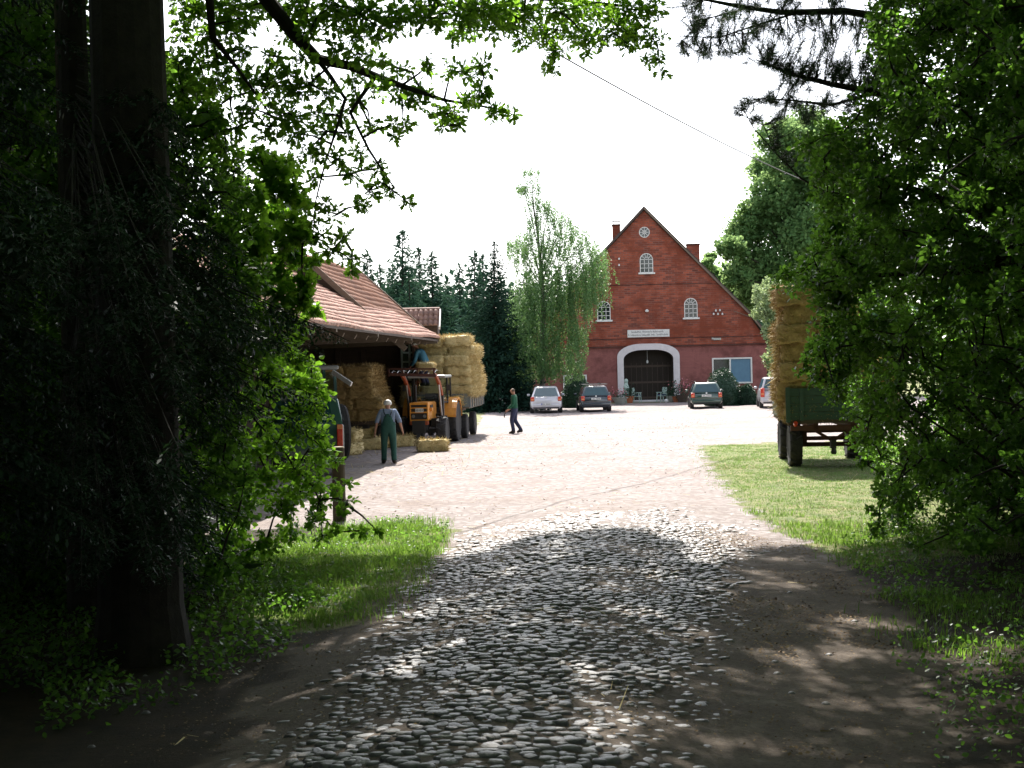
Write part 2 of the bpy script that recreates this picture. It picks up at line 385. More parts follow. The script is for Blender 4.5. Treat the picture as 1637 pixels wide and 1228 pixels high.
# ------------------------------------------------------------------ ground
def xc(y): return -.25 + (y - 9) * .135
def gh(x, y):
    x = np.asarray(x, float); y = np.asarray(y, float)
    fade = np.clip((30 - y) / 11, 0, 1); fade = fade * fade * (3 - 2 * fade)
    h = .30 * np.exp(-((x - xc(y)) / 1.35) ** 2) * fade
    h += .012 * np.sin(x * 2.1 + y * .7) * np.sin(y * 1.3 - x) + .008 * np.sin(x * 5.3 + 1) * np.sin(y * 4.1)
    h += .10 * np.clip((-x - 2.8) / 3, 0, 1) * np.clip((24 - y) / 8, 0, 1)
    h += .12 * np.clip((x - xc(y) - 3.4) / 3, 0, 1) * np.clip((24 - y) / 6, 0, 1)
    return h
def ghs(x, y): return float(gh(x, y))
def gpoly(pp): return [tuple(G(*p).xy) for p in pp]
RL = gpoly([(1122, 712), (1150, 762), (1188, 808), (1250, 850), (1330, 885), (1400, 935), (1450, 1000), (1490, 1080), (1520, 1228)]) + [(5.5, 2), (60, 2), (60, 38)] + gpoly([(1560, 706), (1300, 706)])
LL = gpoly([(548, 846), (560, 838), (640, 831), (722, 846), (700, 890), (600, 955), (555, 1000), (480, 1040), (430, 1090), (390, 1150), (350, 1228)]) + [(-3.8, 2), (-60, 2), (-60, 22)]
HC = gpoly([(548, 846), (560, 838), (640, 831), (722, 846), (700, 890), (600, 955), (555, 1000), (430, 1010), (380, 900)])
def inpoly(x, y, poly):
    c = np.zeros(np.shape(x), bool); j = len(poly) - 1
    for i in range(len(poly)):
        (xi, yi), (xj, yj) = poly[i], poly[j]
        if yi != yj:
            t = ((yi > y) != (yj > y)) & (x < (xj - xi) * (y - yi) / (yj - yi) + xi); c ^= t
        j = i
    return c
def axis(a, b, step, lo, hi, gr):
    c = list(np.arange(a, b + 1e-6, step)); s = step
    while c[-1] < hi: s *= gr; c.append(c[-1] + s)
    s = step
    while c[0] > lo: s *= gr; c.insert(0, c[0] - s)
    return np.array(c)
gx = axis(-11, 13, .14, -260, 260, 1.12); gy = axis(6, 32, .12, -60, 330, 1.035)
XX, YY = np.meshgrid(gx, gy); ZZ = gh(XX, YY)
ZZ[(np.abs(XX) > 60) | (YY > 90) | (YY < -40)] = 0
jx = XX + .12 * np.sin(YY * 3.1) + .08 * np.sin(YY * 7.7 + XX); jy = YY + .25 * np.sin(XX * 2.3) + .1 * np.sin(XX * 6.1)
inR = inpoly(jx, jy, RL); inL = inpoly(jx, jy, LL)
yard = (jy > 17) & (jy < 93) & (jx > -16) & (jx < 40) & ~inR & ~inL & ~((jx < -1.6) & (jy > 62)) 
track = (jy <= 17) & ~inR & ~inL
farg = ~(inR | inL | yard | track)
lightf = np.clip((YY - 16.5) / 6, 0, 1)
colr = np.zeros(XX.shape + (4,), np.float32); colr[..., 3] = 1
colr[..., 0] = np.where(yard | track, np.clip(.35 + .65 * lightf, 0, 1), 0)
colr[..., 1] = np.where(farg | (inR & (YY > 17.5)) | inpoly(jx, jy, HC), 1, 0)
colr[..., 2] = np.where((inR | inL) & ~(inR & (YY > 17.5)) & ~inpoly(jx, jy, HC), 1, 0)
m, t, o = newmat('ground_mat')
at_ = N(t, 'ShaderNodeVertexColor'); at_.layer_name = 'zone'; sp = N(t, 'ShaderNodeSeparateColor'); L(t, at_.outputs[0], sp.inputs[0])
n_big = noise(t, .35, 6, .7); n_mid = noise(t, 2.2, 6, .7); n_fine = noise(t, 26, 8, .8)
tcx = N(t, 'ShaderNodeTexCoord'); mpx = N(t, 'ShaderNodeMapping'); mpx.inputs['Scale'].default_value = (.25, 1.0, 1); L(t, tcx.outputs['Object'], mpx.inputs[0])
n_str = noise(t, 3.0, 5, .75, mpx.outputs[0])
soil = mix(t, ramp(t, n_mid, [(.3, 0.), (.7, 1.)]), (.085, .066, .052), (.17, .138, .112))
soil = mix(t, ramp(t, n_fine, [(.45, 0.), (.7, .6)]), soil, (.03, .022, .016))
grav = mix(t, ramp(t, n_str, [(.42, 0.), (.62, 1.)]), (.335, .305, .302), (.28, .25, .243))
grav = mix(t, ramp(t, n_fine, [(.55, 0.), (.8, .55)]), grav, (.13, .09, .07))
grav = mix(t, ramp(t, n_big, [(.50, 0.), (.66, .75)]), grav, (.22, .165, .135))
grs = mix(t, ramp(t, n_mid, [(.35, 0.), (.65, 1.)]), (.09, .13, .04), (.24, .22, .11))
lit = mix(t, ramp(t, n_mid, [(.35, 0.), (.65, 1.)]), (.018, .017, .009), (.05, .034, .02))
mv = N(t, 'ShaderNodeTexVoronoi'); mv.inputs['Scale'].default_value = 7.0; L(t, tcx.outputs['Object'], mv.inputs['Vector'])
stn = ramp(t, mv.outputs['Distance'], [(.30, 0.), (.55, .7)])
grav = mix(t, stn, grav, (.19, .155, .145))
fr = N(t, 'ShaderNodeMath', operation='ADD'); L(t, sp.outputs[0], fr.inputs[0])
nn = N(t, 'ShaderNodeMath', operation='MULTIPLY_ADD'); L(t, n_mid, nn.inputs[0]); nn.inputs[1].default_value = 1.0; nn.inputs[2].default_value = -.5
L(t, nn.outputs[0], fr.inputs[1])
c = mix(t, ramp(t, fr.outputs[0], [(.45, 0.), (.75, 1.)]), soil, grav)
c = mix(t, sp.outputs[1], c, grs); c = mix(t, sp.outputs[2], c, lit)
b = N(t, 'ShaderNodeBsdfPrincipled'); L(t, c, b.inputs['Base Color']); b.inputs['Roughness'].default_value = .9; b.inputs['Specular IOR Level'].default_value = .2
bp = N(t, 'ShaderNodeBump'); bp.inputs['Strength'].default_value = .9; bp.inputs['Distance'].default_value = .03
L(t, n_fine, bp.inputs['Height']); L(t, bp.outputs[0], b.inputs['Normal']); L(t, b.outputs[0], o.inputs[0])
MT['ground_mat'] = m
ny, nx = XX.shape
idx = np.arange(ny * nx).reshape(ny, nx)
quads = np.stack([idx[:-1, :-1], idx[:-1, 1:], idx[1:, 1:], idx[1:, :-1]], -1).reshape(-1, 4)
cls = np.where(inR, 1, np.where(inL, 2, np.where(yard, 3, np.where(track, 4, 0))))[:-1, :-1].ravel()
PV = np.stack([XX, YY, ZZ], -1).reshape(-1, 3); CV = colr.reshape(-1, 4)
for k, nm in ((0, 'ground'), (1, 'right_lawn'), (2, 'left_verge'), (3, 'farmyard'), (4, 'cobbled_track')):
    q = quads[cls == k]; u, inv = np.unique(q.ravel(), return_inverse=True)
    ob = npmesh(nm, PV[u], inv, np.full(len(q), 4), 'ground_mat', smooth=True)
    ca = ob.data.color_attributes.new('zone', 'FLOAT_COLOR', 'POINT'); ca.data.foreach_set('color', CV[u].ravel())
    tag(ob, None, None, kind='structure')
# cobblestones: real domed field stones set in the dirt
m, t, o = newmat('cobble'); g = N(t, 'ShaderNodeNewGeometry')
c = mix(t, g.outputs['Random Per Island'], (.06, .06, .063), (.15, .14, .135)); f = ramp(t, noise(t, 25, 5, .7), [(.4, 0.), (.75, .6)])
c = mix(t, f, c, (.09, .075, .065))
g2 = N(t, 'ShaderNodeTexCoord'); s2 = N(t, 'ShaderNodeSeparateXYZ'); L(t, g2.outputs['Object'], s2.inputs[0]); m2_ = N(t, 'ShaderNodeMapRange'); L(t, s2.outputs[1], m2_.inputs[0]); m2_.inputs[1].default_value = 17; m2_.inputs[2].default_value = 21  # stones turn paler towards the yard: sunlit tone put into their colour
sun_tone = N(t, 'ShaderNodeMath', operation='MULTIPLY'); L(t, m2_.outputs[0], sun_tone.inputs[0]); L(t, ramp(t, noise(t, 6, 4, .7), [(.3, .55), (.6, 1.)]), sun_tone.inputs[1])
c = mix(t, sun_tone.outputs[0], c, (.30, .265, .255)); b = N(t, 'ShaderNodeBsdfPrincipled'); L(t, c, b.inputs['Base Color']); b.inputs['Roughness'].default_value = .38
b.inputs['Specular IOR Level'].default_value = .55
bp = N(t, 'ShaderNodeBump'); bp.inputs['Strength'].default_value = .5; bp.inputs['Distance'].default_value = .01
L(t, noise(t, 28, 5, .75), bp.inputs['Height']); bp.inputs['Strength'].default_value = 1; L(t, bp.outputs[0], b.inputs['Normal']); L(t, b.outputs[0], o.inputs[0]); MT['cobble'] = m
sx_, sy_ = [], []
y = 6.5
while y < 27:
    hw = 1.5 + .09 * max(0, y - 10); x = -hw
    while x < hw:
        if rng.random() < (.97 if abs(x) < hw * .75 else .7): sx_.append(xc(min(y, 24)) + x + rng.normal() * .02 + .05 * math.sin(y * 3.3)); sy_.append(y + rng.normal() * .028 + .05 * math.sin(x * 2))
        x += .078 + rng.random() * .036
    y += .076 + rng.random() * .013
sx_ = np.array(sx_); sy_ = np.array(sy_); ns = len(sx_)
ang = np.arange(8) * np.pi / 4
irr = 1 + rng.normal(size=(ns, 8)) * .16
rx = .041 + rng.random(ns) * .029; ry = .034 + rng.random(ns) * .018; big = rng.random(ns) < .07; rx[big] *= 1.35; ry[big] *= 1.15
zt = (.007 + rng.random(ns) * .013); z0 = gh(sx_, sy_) + .001 + rng.normal(size=ns) * .005 - .013 * np.clip(np.sin(sx_ * 2.3 + sy_) * np.sin(sy_ * 1.3 - sx_ * 1.7) * 1.8 - .1, 0, 1) - .03 * np.clip((np.abs(sx_ - xc(sy_)) + rng.normal(size=ns) * .15 - (1.0 + .09 * np.maximum(0, sy_ - 10))) / .6, 0, 1) - .034 * np.clip((sy_ + rng.normal(size=ns) * .8 - 19.5) / 5, 0, 1)
tx, ty = rng.normal(size=ns) * .05, rng.normal(size=ns) * .09
rings = []
for k, (rr, zz) in enumerate(((1.0, -.035), (.94, .0), (.76, .72), (.42, .97))):
    px_ = rx[:, None] * rr * irr * np.cos(ang); py_ = ry[:, None] * rr * irr * np.sin(ang)
    pz = z0[:, None] + (zz if k < 2 else 0) * (1 if k == 0 else 0) + (zt[:, None] * zz if k > 0 else 0) + (px_ * tx[:, None] + py_ * ty[:, None] if k > 1 else 0)
    pz = pz + 0 * px_
    rings.append(np.stack([px_ + sx_[:, None], py_ + sy_[:, None], pz], -1))
top = np.stack([sx_, sy_, z0 + zt], -1)[:, None, :]
SV = np.concatenate(rings + [top], 1)
ff = []
for r_ in range(3):
    for k in range(8): ff.append((r_ * 8 + k, r_ * 8 + (k + 1) % 8, (r_ + 1) * 8 + (k + 1) % 8, (r_ + 1) * 8 + k))
fl = [i for f_ in ff for i in f_]; ln = [4] * 24
for k in range(8): fl += [24 + k, 24 + (k + 1) % 8, 32]; ln.append(3)
loops = (np.arange(ns)[:, None] * 33 + np.array(fl)[None]).ravel(); lens = np.tile(ln, ns)
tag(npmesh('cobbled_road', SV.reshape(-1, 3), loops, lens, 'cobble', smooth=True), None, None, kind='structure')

def blades(name, poly, dens, hmin, hmax, wd, mat, label, cat, edge=.0, clump=0, maxd=None, filt=None):
    xs = [p[0] for p in poly]; ys = [p[1] for p in poly]
    n = int((max(xs) - min(xs)) * (max(ys) - min(ys)) * dens)
    if clump:
        nc = n // clump; cx_ = rng.uniform(min(xs), max(xs), nc); cy_ = rng.uniform(min(ys), max(ys), nc)
        x = np.repeat(cx_, clump) + rng.normal(size=nc * clump) * .05; y = np.repeat(cy_, clump) + rng.normal(size=nc * clump) * .05
        hs = np.repeat(rng.random(nc), clump)
    else:
        x = rng.uniform(min(xs), max(xs), n); y = rng.uniform(min(ys), max(ys), n); hs = rng.random(n)
    k = inpoly(x + rng.normal(size=len(x)) * edge, y + rng.normal(size=len(x)) * edge, poly)
    if filt is not None: k &= filt(x, y)
    x, y, hs = x[k], y[k], hs[k]; n = len(x)
    h = hmin + (hmax - hmin) * hs * (.6 + .4 * rng.random(n)) * (.65 + .5 * np.sin(x * 2.3 + 1.7 * y) * np.sin(y * 3.1 - x)); a = rng.random(n) * 2 * np.pi; ln_ = (.2 + .6 * rng.random(n)) * h
    dx, dy = np.cos(a), np.sin(a); wx, wy = -dy * wd, dx * wd; z = gh(x, y) - .01
    V = np.stack([np.stack([x - wx, y - wy, z], -1), np.stack([x + wx, y + wy, z], -1),
                  np.stack([x + dx * ln_ * .35 + wx * .7, y + dy * ln_ * .35 + wy * .7, z + h * .6], -1),
                  np.stack([x + dx * ln_ * .35 - wx * .7, y + dy * ln_ * .35 - wy * .7, z + h * .6], -1),
                  np.stack([x + dx * ln_, y + dy * ln_, z + h], -1)], 1)
    loops = (np.arange(n)[:, None] * 5 + np.array([0, 1, 2, 3, 3, 2, 4])[None]).ravel(); lens = np.tile([4, 3], n)
    return tag(npmesh(name, V.reshape(-1, 3), loops, lens, mat), label, cat, kind='stuff')
def cover(name, poly, dens, s0, s1, mat, label, cat, filt=None, lift=.12, tpl=OVATE):
    xs = [p[0] for p in poly]; ys = [p[1] for p in poly]
    n = int((max(xs) - min(xs)) * (max(ys) - min(ys)) * dens); x = rng.uniform(min(xs), max(xs), n); y = rng.uniform(min(ys), max(ys), n)
    k = inpoly(x + rng.normal(size=n) * .1, y + rng.normal(size=n) * .15, poly)
    if filt is not None: k &= filt(x, y)
    x, y = x[k], y[k]; P = np.stack([x, y, gh(x, y) + .01 + rng.random(len(x)) * lift], -1)
    return tag(npmesh(name, *leaves(P, rng.uniform(s0, s1, len(x)), tpl, up=1.4 if lift > .05 else 4), mat), label, cat, kind='stuff')
def patch(sc, th, sd=0): return lambda x, y: (np.sin(x * sc + sd) * np.sin(y * sc * .8 + 1.3 * sd) + .5 * np.sin(x * sc * 2.3 + y * 1.9 + sd)) > th
blades('tall_grass', HC, 2000, .03, .19, .004, 'grass', 'lush bright green grass on the left verge beside the cobbles', 'grass', .38, 6)
cover('clover', HC, 130, .02, .05, 'hedge_leaf', 'small leafy weeds growing through the left grass verge', 'weeds', None, .13)
RLn = [(x, y) for x, y in RL if True]
near_r = [p for p in RL]
LWN = gpoly([(1122, 712), (1150, 762), (1188, 808), (1250, 850), (1330, 885), (1400, 905), (1640, 905), (1640, 706)])
blades('lawn_grass', LWN, 520, .025, .07, .006, 'lawn', 'short mown grass around and in front of the right trailer', 'grass', .25, 5)
blades('dry_grass', LWN, 260, .02, .06, .006, 'dry_grass', 'dry straw coloured grass patches on the right lawn', 'grass', .2, 5, filt=patch(.5, .35))
blades('verge_grass', gpoly([(1180, 815), (1250, 850), (1330, 882), (1420, 925), (1480, 1000), (1637, 1010), (1637, 850), (1450, 850)]), 700, .05, .16, .005, 'grass', 'longer green grass at the shaded edge of the right lawn', 'grass', .2, 6, filt=patch(1.1, -.3, 2))
blades('track_edge_grass', gpoly([(1400, 950), (1430, 1000), (1500, 1100), (1637, 1150), (1637, 990), (1480, 950)]), 500, .06, .2, .006, 'grass', 'tufts of grass on the shaded bank right of the track', 'grass', .2, 7, filt=patch(1.4, .1, 4))
# ground ivy, nettles and leaf litter
RB = gpoly([(1330, 890), (1400, 950), (1450, 1030), (1480, 1110), (1500, 1228), (1760, 1228), (1760, 840), (1420, 845)])
cover('ground_cover', RB, 230, .02, .055, 'hedge_leaf', 'low leafy ground cover under the hedge on the right bank', 'ground cover', patch(1.2, -.55, 1), .22)
LB = gpoly([(560, 1000), (430, 1060), (260, 1130), (0, 1210), (-150, 1100), (-150, 900), (300, 880), (430, 900)])
cover('weeds', LB, 420, .03, .07, 'hedge_leaf', 'low weeds under the dark conifers on the left', 'ground cover', patch(1.2, -.6, 3), .2)
DT = gpoly([(380, 1060), (735, 850), (1000, 875), (1250, 860), (1420, 960), (1500, 1228), (150, 1228)])
cover('leaf_litter', DT, 190, .01, .032, 'litter', 'brown fallen leaves scattered over the shaded track', 'leaf litter', None, .01, QUAD)
SD = gpoly([(1100, 830), (1260, 850), (1400, 960), (1500, 1228), (1250, 1228), (1150, 950)])
cover('dead_leaves', SD, 300, .02, .045, 'litter', 'dry brown leaves drifted along the right side of the track', 'leaf litter', patch(1.3, .0, 5), .02, QUAD)
# loose straw
def straws(name, poly, n, ln0, ln1, label, wd=.004):
    xs = [p[0] for p in poly]; ys = [p[1] for p in poly]; x = rng.uniform(min(xs), max(xs), n * 2); y = rng.uniform(min(ys), max(ys), n * 2)
    k = inpoly(x, y, poly); x, y = x[k][:n], y[k][:n]; n = len(x)
    P = np.stack([x, y, gh(x, y) + .012], -1); D = rng.normal(size=(n, 3)); D[:, 2] = np.abs(D[:, 2]) * .12; D = unit(D)
    return tag(npmesh(name, *leaves(P, rng.uniform(ln0, ln1, n), tpl_strip(.03), D=D * 3, up=3), 'straw'), label, 'straw', kind='stuff')
straws('loose_straw', DT, 90, .05, .22, 'pale stalks of straw lying on the shaded track')
straws('straw_scatter', gpoly([(550, 735), (640, 700), (800, 690), (800, 740), (560, 800)]), 900, .06, .25, 'straw scattered on the yard around the tractor')
cover('yard_debris', gpoly([(560, 830), (760, 880), (1120, 880), (1180, 820), (1110, 700), (1180, 668), (860, 668), (600, 760)]), 9, .02, .07, 'litter', 'dead leaves and crumbs of dirt scattered over the bright yard', 'debris', patch(.6, -.35, 2), .01, QUAD)
straws('straw_scatter', gpoly([(560, 830), (1120, 880), (1110, 700), (600, 720)]), 500, .05, .2, 'thin straw stalks scattered over the middle of the yard')
straws('straw_scatter', gpoly([(1130, 700), (1400, 700), (1400, 780), (1180, 790)]), 500, .06, .25, 'straw scattered on the grass under the right trailer')
# pebbles
pb = MB()
for i in range(90):
    p = (random.uniform(.5, 5.2), random.uniform(9, 19)) if i < 45 else (random.uniform(-3.2, .2), random.uniform(9, 19)); r_ = random.uniform(.012, .035)
    if i in (3, 60): r_ = .07
    z_ = ghs(*p); a0 = random.random() * 3
    pb.lathe((p[0], p[1], z_ - r_ * .2), [(r_ * 1.2, -r_ * .2), (r_ * 1.1, r_ * .25), (r_ * .7, r_ * .62), (r_ * .2, r_ * .75)], n=7)
tag(pb.build('pebbles', 'cobble', smooth=True), 'loose stones lying on the shaded track', 'stones', kind='stuff')

# ------------------------------------------------------------------ farmhouse
YB = 96.0
def bx(px, py): p = A(px, py, YB); return (p.x, p.z)
fh = thing('farmhouse', 'large red brick farmhouse with steep gable, white arched doorway and small arched windows', 'farmhouse', (bx(1035, 640)[0], YB, 0))
FX = fh.location.x
def lx(px, py): x, z = bx(px, py); return x - FX, z
ax, az = lx(1029, 334)
he = 8.35; bz = az - 8.0; ez = az - 9.0   # bend & eave
re = (ax + he, ez); rb = (ax + 6.9, az - 7.2)
le = (ax - he, ez); lb = (ax - 6.9, az - 7.2)
cz = 3.72
dcx = lx(1037, 600)[0]; dw, dh = 1.68, 3.5
def arch(cx_, hw, zt, rzx, rzz, n=8):
    pts = [(cx_ + hw, 0)]
    for k in range(n + 1):
        a = math.pi / 2 * k / n; pts.append((cx_ + hw - rzx + rzx * math.cos(a), zt - rzz + rzz * math.sin(a)))
    for k in range(n, -1, -1):
        a = math.pi / 2 * k / n; pts.append((cx_ - hw + rzx - rzx * math.cos(a), zt - rzz + rzz * math.sin(a)))
    pts.append((cx_ - hw, 0)); return pts
inner = arch(dcx, dw, dh, 1.25, .62); outer = arch(dcx, dw + .42, dh + .42, 1.6, .85)
wins = []
def awin(px, py0, py1, hw=.42):
    x, z1 = lx(px, py0); _, z0 = lx(px, py1); return x, z0, z1, hw
W3 = [awin(1033, 405.5, 436), awin(965, 482, 512), awin(1104, 477, 508)]
def wpoly(x, z0, z1, hw, n=10):
    return [(x - hw, z0), (x + hw, z0)] + [(x + hw * math.cos(math.pi * k / n), z1 - hw + hw * math.sin(math.pi * k / n)) for k in range(n + 1)]
rx_, rz_ = lx(1030, 371.5); RR = .34
circ = [(rx_ + RR * math.cos(2 * math.pi * k / 20), rz_ + RR * math.sin(2 * math.pi * k / 20)) for k in range(20)]
up = MB().plate([(le[0] + .25, cz), (re[0] - .25, cz), (re[0] - .25, re[1] - .05), rb, (ax, az - .12), lb, (le[0] + .25, le[1] - .05)], [wpoly(*w_) for w_ in W3] + [circ], 0, .35)
up.build('upper_wall', 'brick', fh)
wl = le[0] + .25; wr = re[0] - .25
w1 = (lx(1138, 571)[0], lx(1138, 614)[1], lx(1203, 614)[0], lx(1203, 571)[1])
w2 = (lx(900, 600)[0], lx(938, 640)[1], lx(938, 600)[0], lx(938, 599)[1])
def rect(a): return [(a[0], a[1]), (a[2], a[1]), (a[2], a[3]), (a[0], a[3])]
low_outer = [(wl, 0), (dcx - dw, 0)] + list(reversed(inner))[1:-1] + [(dcx + dw, 0), (wr, 0), (wr, cz), (wl, cz)]
MB().plate(low_outer, [rect(w1), rect(w2)], 0.03, .38).build('lower_wall', 'brick_paint', fh)
MB().box((0 + (wl + wr) / 2 * 0 + (wl + wr) / 2, -.04, cz + .02), (wr - wl, .16, .09)).build('cornice', 'brick_dark', fh)
s = MB(); s.box((wl + .15, 12, cz / 2), (.3, 23, cz)); s.box((wr - .15, 12, cz / 2), (.3, 23, cz)); s.box(((wl + wr) / 2, 23.8, cz / 2), (wr - wl, .3, cz)); s.build('side_wall', 'brick_paint', fh)
n_ = len(inner); fr_ = MB(); vs = []
for (x, z), (x2, z2) in zip(outer, inner): vs += [(x, -.15, z), (x2, -.15, z2), (x, .03, z), (x2, .30, z2)]
fs = []
for i in range(n_ - 1):
    a = i * 4; b = a + 4; fs += [(a, a + 1, b + 1, b), (a, b, b + 2, a + 2), (a + 1, a + 3, b + 3, b + 1)]
fr_.add(vs, fs); fr_.build('arch_surround', 'stucco_white', fh)
dr = MB(); dr.plate(inner, [], 1.0, 1.08)
dr.build('barn_door', 'door_wood', fh)
d2 = MB()
for k in range(9): d2.box((dcx - 1.45 + k * .36, .985, 1.35), (.03, .03, 2.6))
for z_ in (.25, 1.3, 2.4): d2.box((dcx, .98, z_), (3.2, .03, .14))
d2.build('door_boards', 'wood_dark', fh)
jb = MB()
for i in range(n_ - 1):
    (x, z), (x2, z2) = inner[i], inner[i + 1]; jb.add([(x, .3, z), (x2, .3, z2), (x2, 1.0, z2), (x, 1.0, z)], [(0, 1, 2, 3)])
jb.build('door_reveal', 'wood_dark', fh)
def roof_slope(pts, nm):
    mb = MB(); th = .22; y0, y1 = -.28, 24.2; vs = []
    for (x, z) in pts: vs += [(x, y0, z), (x, y1, z), (x, y0, z - th), (x, y1, z - th)]
    fs = []
    for i in range(len(pts) - 1):
        a = i * 4; b = a + 4; fs += [(a, a + 1, b + 1, b), (a + 2, b + 2, b + 3, a + 3), (a, b, b + 2, a + 2), (a + 1, a + 3, b + 3, b + 1)]
    e = (len(pts) - 1) * 4; fs += [(e, e + 1, e + 3, e + 2), (0, 2, 3, 1)]
    mb.add(vs, fs); return mb.build(nm, 'roof_dark', fh)
rf = roof_slope([(ax, az + .16), (rb[0] + .08, rb[1] + .14), (re[0] + .35, re[1] - .25)], 'roof')
roof_slope([(ax - .02, az + .16), (lb[0] - .08, lb[1] + .14), (le[0] - .35, le[1] - .25)], 'roof')
for (py_, hh_) in ((455, .05), (541, .06)):
    zz_ = lx(1040, py_)[1]; hw_ = (az - zz_) * .93 - .25
    MB().box((ax, -.012, zz_), (min(hw_, 7.9) * 2, .02, hh_)).build('brick_band', 'brick_dark', fh)
vb = MB(); vb.beam((ax, -.31, az + .0), (rb[0] + .03, -.31, rb[1] - .02), .04, .10); vb.beam((rb[0] + .03, -.31, rb[1] - .02), (re[0] + .3, -.31, re[1] - .4), .04, .1); vb.build('verge_board', 'wood_grey', fh)
for (px, w_, ztop, dep, ybk) in ((985, .52, 361, 1.0, 5.0), (1107.5, .86, 392, .8, 5.0)):
    p = A(px, ztop, YB + ybk); cx_ = p.x - FX
    ch = MB().box((cx_, ybk, (p.z + az - 6.5) / 2), (w_, .7, p.z - (az - 6.5))).build('chimney', 'brick', rf)
    MB().box((cx_, ybk, p.z + .03), (w_ + .08, .78, .10)).build('chimney_cap', 'brick_dark', rf)
p = A(985, 354, YB + 5)
MB().box((p.x - FX, 5, p.z + .0), (.62, .5, .04)).beam((p.x - FX - .2, 5, p.z - .3), (p.x - FX - .2, 5, p.z), .03, .03).beam((p.x - FX + .2, 5, p.z - .3), (p.x - FX + .2, 5, p.z), .03, .03).build('chimney_cowl', 'metal', rf)
def bars(mb, x, z0, z1, hw, y):
    bw_ = .035
    for k in (-1, 1): mb.beam((x + k * hw * .34, y, z0), (x + k * hw * .34, y, z1 - hw * .85), bw_, bw_)
    nrow = 3; zz = z1 - hw
    for k in range(nrow + 1):
        z_ = z0 + (zz - z0) * k / nrow; mb.beam((x - hw, y, z_ + .02), (x + hw, y, z_ + .02), bw_, bw_)
    n = 12
    for k in range(n):
        a0, a1 = math.pi * k / n, math.pi * (k + 1) / n
        mb.beam((x + hw * math.cos(a0), y, zz + hw * math.sin(a0)), (x + hw * math.cos(a1), y, zz + hw * math.sin(a1)), .05, .05)
        if k % 2 == 0: mb.beam((x + hw * .38 * math.cos(a0), y, zz + hw * .38 * math.sin(a0)), (x + hw * .38 * math.cos(math.pi * (k + 2) / n), y, zz + hw * .38 * math.sin(math.pi * (k + 2) / n)), .03, .03)
    for a in (40, 75, 105, 140): mb.beam((x + hw * .38 * math.cos(R(a)), y, zz + hw * .38 * math.sin(R(a))), (x + hw * math.cos(R(a)), y, zz + hw * math.sin(R(a))), .03, .03)
    for k in (-1, 1): mb.beam((x + k * hw, y, z0), (x + k * hw, y, zz), .05, .05)
for w_ in W3:
    f_ = MB(); bars(f_, *w_, -.01); wo_ = f_.build('window', 'white_paint', fh)
    MB().plate(wpoly(*w_), [], .06, .08).build('pane', 'dark_glass', wo_)
    MB().box((w_[0], -.06, w_[1] - .05), (w_[3] * 2 + .28, .2, .11)).build('sill', 'white_paint', wo_)
f_ = MB()
for k in range(20):
    a0, a1 = 2 * math.pi * k / 20, 2 * math.pi * (k + 1) / 20
    f_.beam((rx_ + RR * math.cos(a0), -.01, rz_ + RR * math.sin(a0)), (rx_ + RR * math.cos(a1), -.01, rz_ + RR * math.sin(a1)), .05, .045)
    f_.beam((rx_ + .12 * math.cos(a0), -.01, rz_ + .12 * math.sin(a0)), (rx_ + .12 * math.cos(a1), -.01, rz_ + .12 * math.sin(a1)), .03, .03)
for k in range(8):
    a = 2 * math.pi * k / 8; f_.beam((rx_ + .0 * math.cos(a), -.01, rz_), (rx_ + RR * math.cos(a), -.01, rz_ + RR * math.sin(a)), .028, .028)
wo_ = f_.build('round_window', 'white_paint', fh); MB().plate(circ, [], .06, .08).build('pane', 'dark_glass', wo_)
# ground floor windows
def gwin(a, split, blind):
    f_ = MB(); x0, z0, x1, z1 = a
    for x in (x0 + .05, x1 - .05, x0 + (x1 - x0) * split): f_.box((x, .0, (z0 + z1) / 2), (.1, .1, z1 - z0))
    for z_ in (z0 + .05, z1 - .05): f_.box(((x0 + x1) / 2, -.003, z_), (x1 - x0, .1, .1))
    wo_ = f_.build('window', 'white_paint', fh); xs = x0 + (x1 - x0) * split
    MB().box(((x0 + xs) / 2, .06, (z0 + z1) / 2), (xs - x0, .02, z1 - z0)).build('pane', 'dark_glass', wo_)
    MB().box(((x1 + xs) / 2, .045, (z0 + z1) / 2), (x1 - xs, .02, z1 - z0)).build('blind' if blind else 'pane', 'blue_blind' if blind else 'dark_glass', wo_)
gwin(w1, .45, True); gwin(w2, .5, False)
# inscription board with two lines of small, illegible lettering
c_ = lx(1036.5, 533); sg = MB().box((c_[0], -.03, c_[1]), (2.83, .07, .5)).build('inscription_board', 'white_paint', fh)
tx_ = MB()
for ln_, zo, words in ((1, .10, [(.10, .18), (.19, .33), (.36, .52), (.55, .59), (.61, .85)]), (2, -.11, [(.02, .05), (.08, .22), (.23, .32), (.35, .53), (.57, .66), (.70, .97)])):
    for (a, b_) in words:
        x = c_[0] - 1.41 + 2.83 * a; e = c_[0] - 1.41 + 2.83 * b_; first = True
        while x < e:
            hh = .13 if first else random.choice((.07, .07, .08, .12)); tx_.box((x, -.069, c_[1] + zo + hh / 2 - .04), (.018, .008, hh))
            if random.random() < .6: tx_.box((x + .02, -.069, c_[1] + zo + random.choice((-.03, .03))), (.036, .008, .014))
            x += .045; first = False
tx_.build('lettering', 'sign_text', sg)
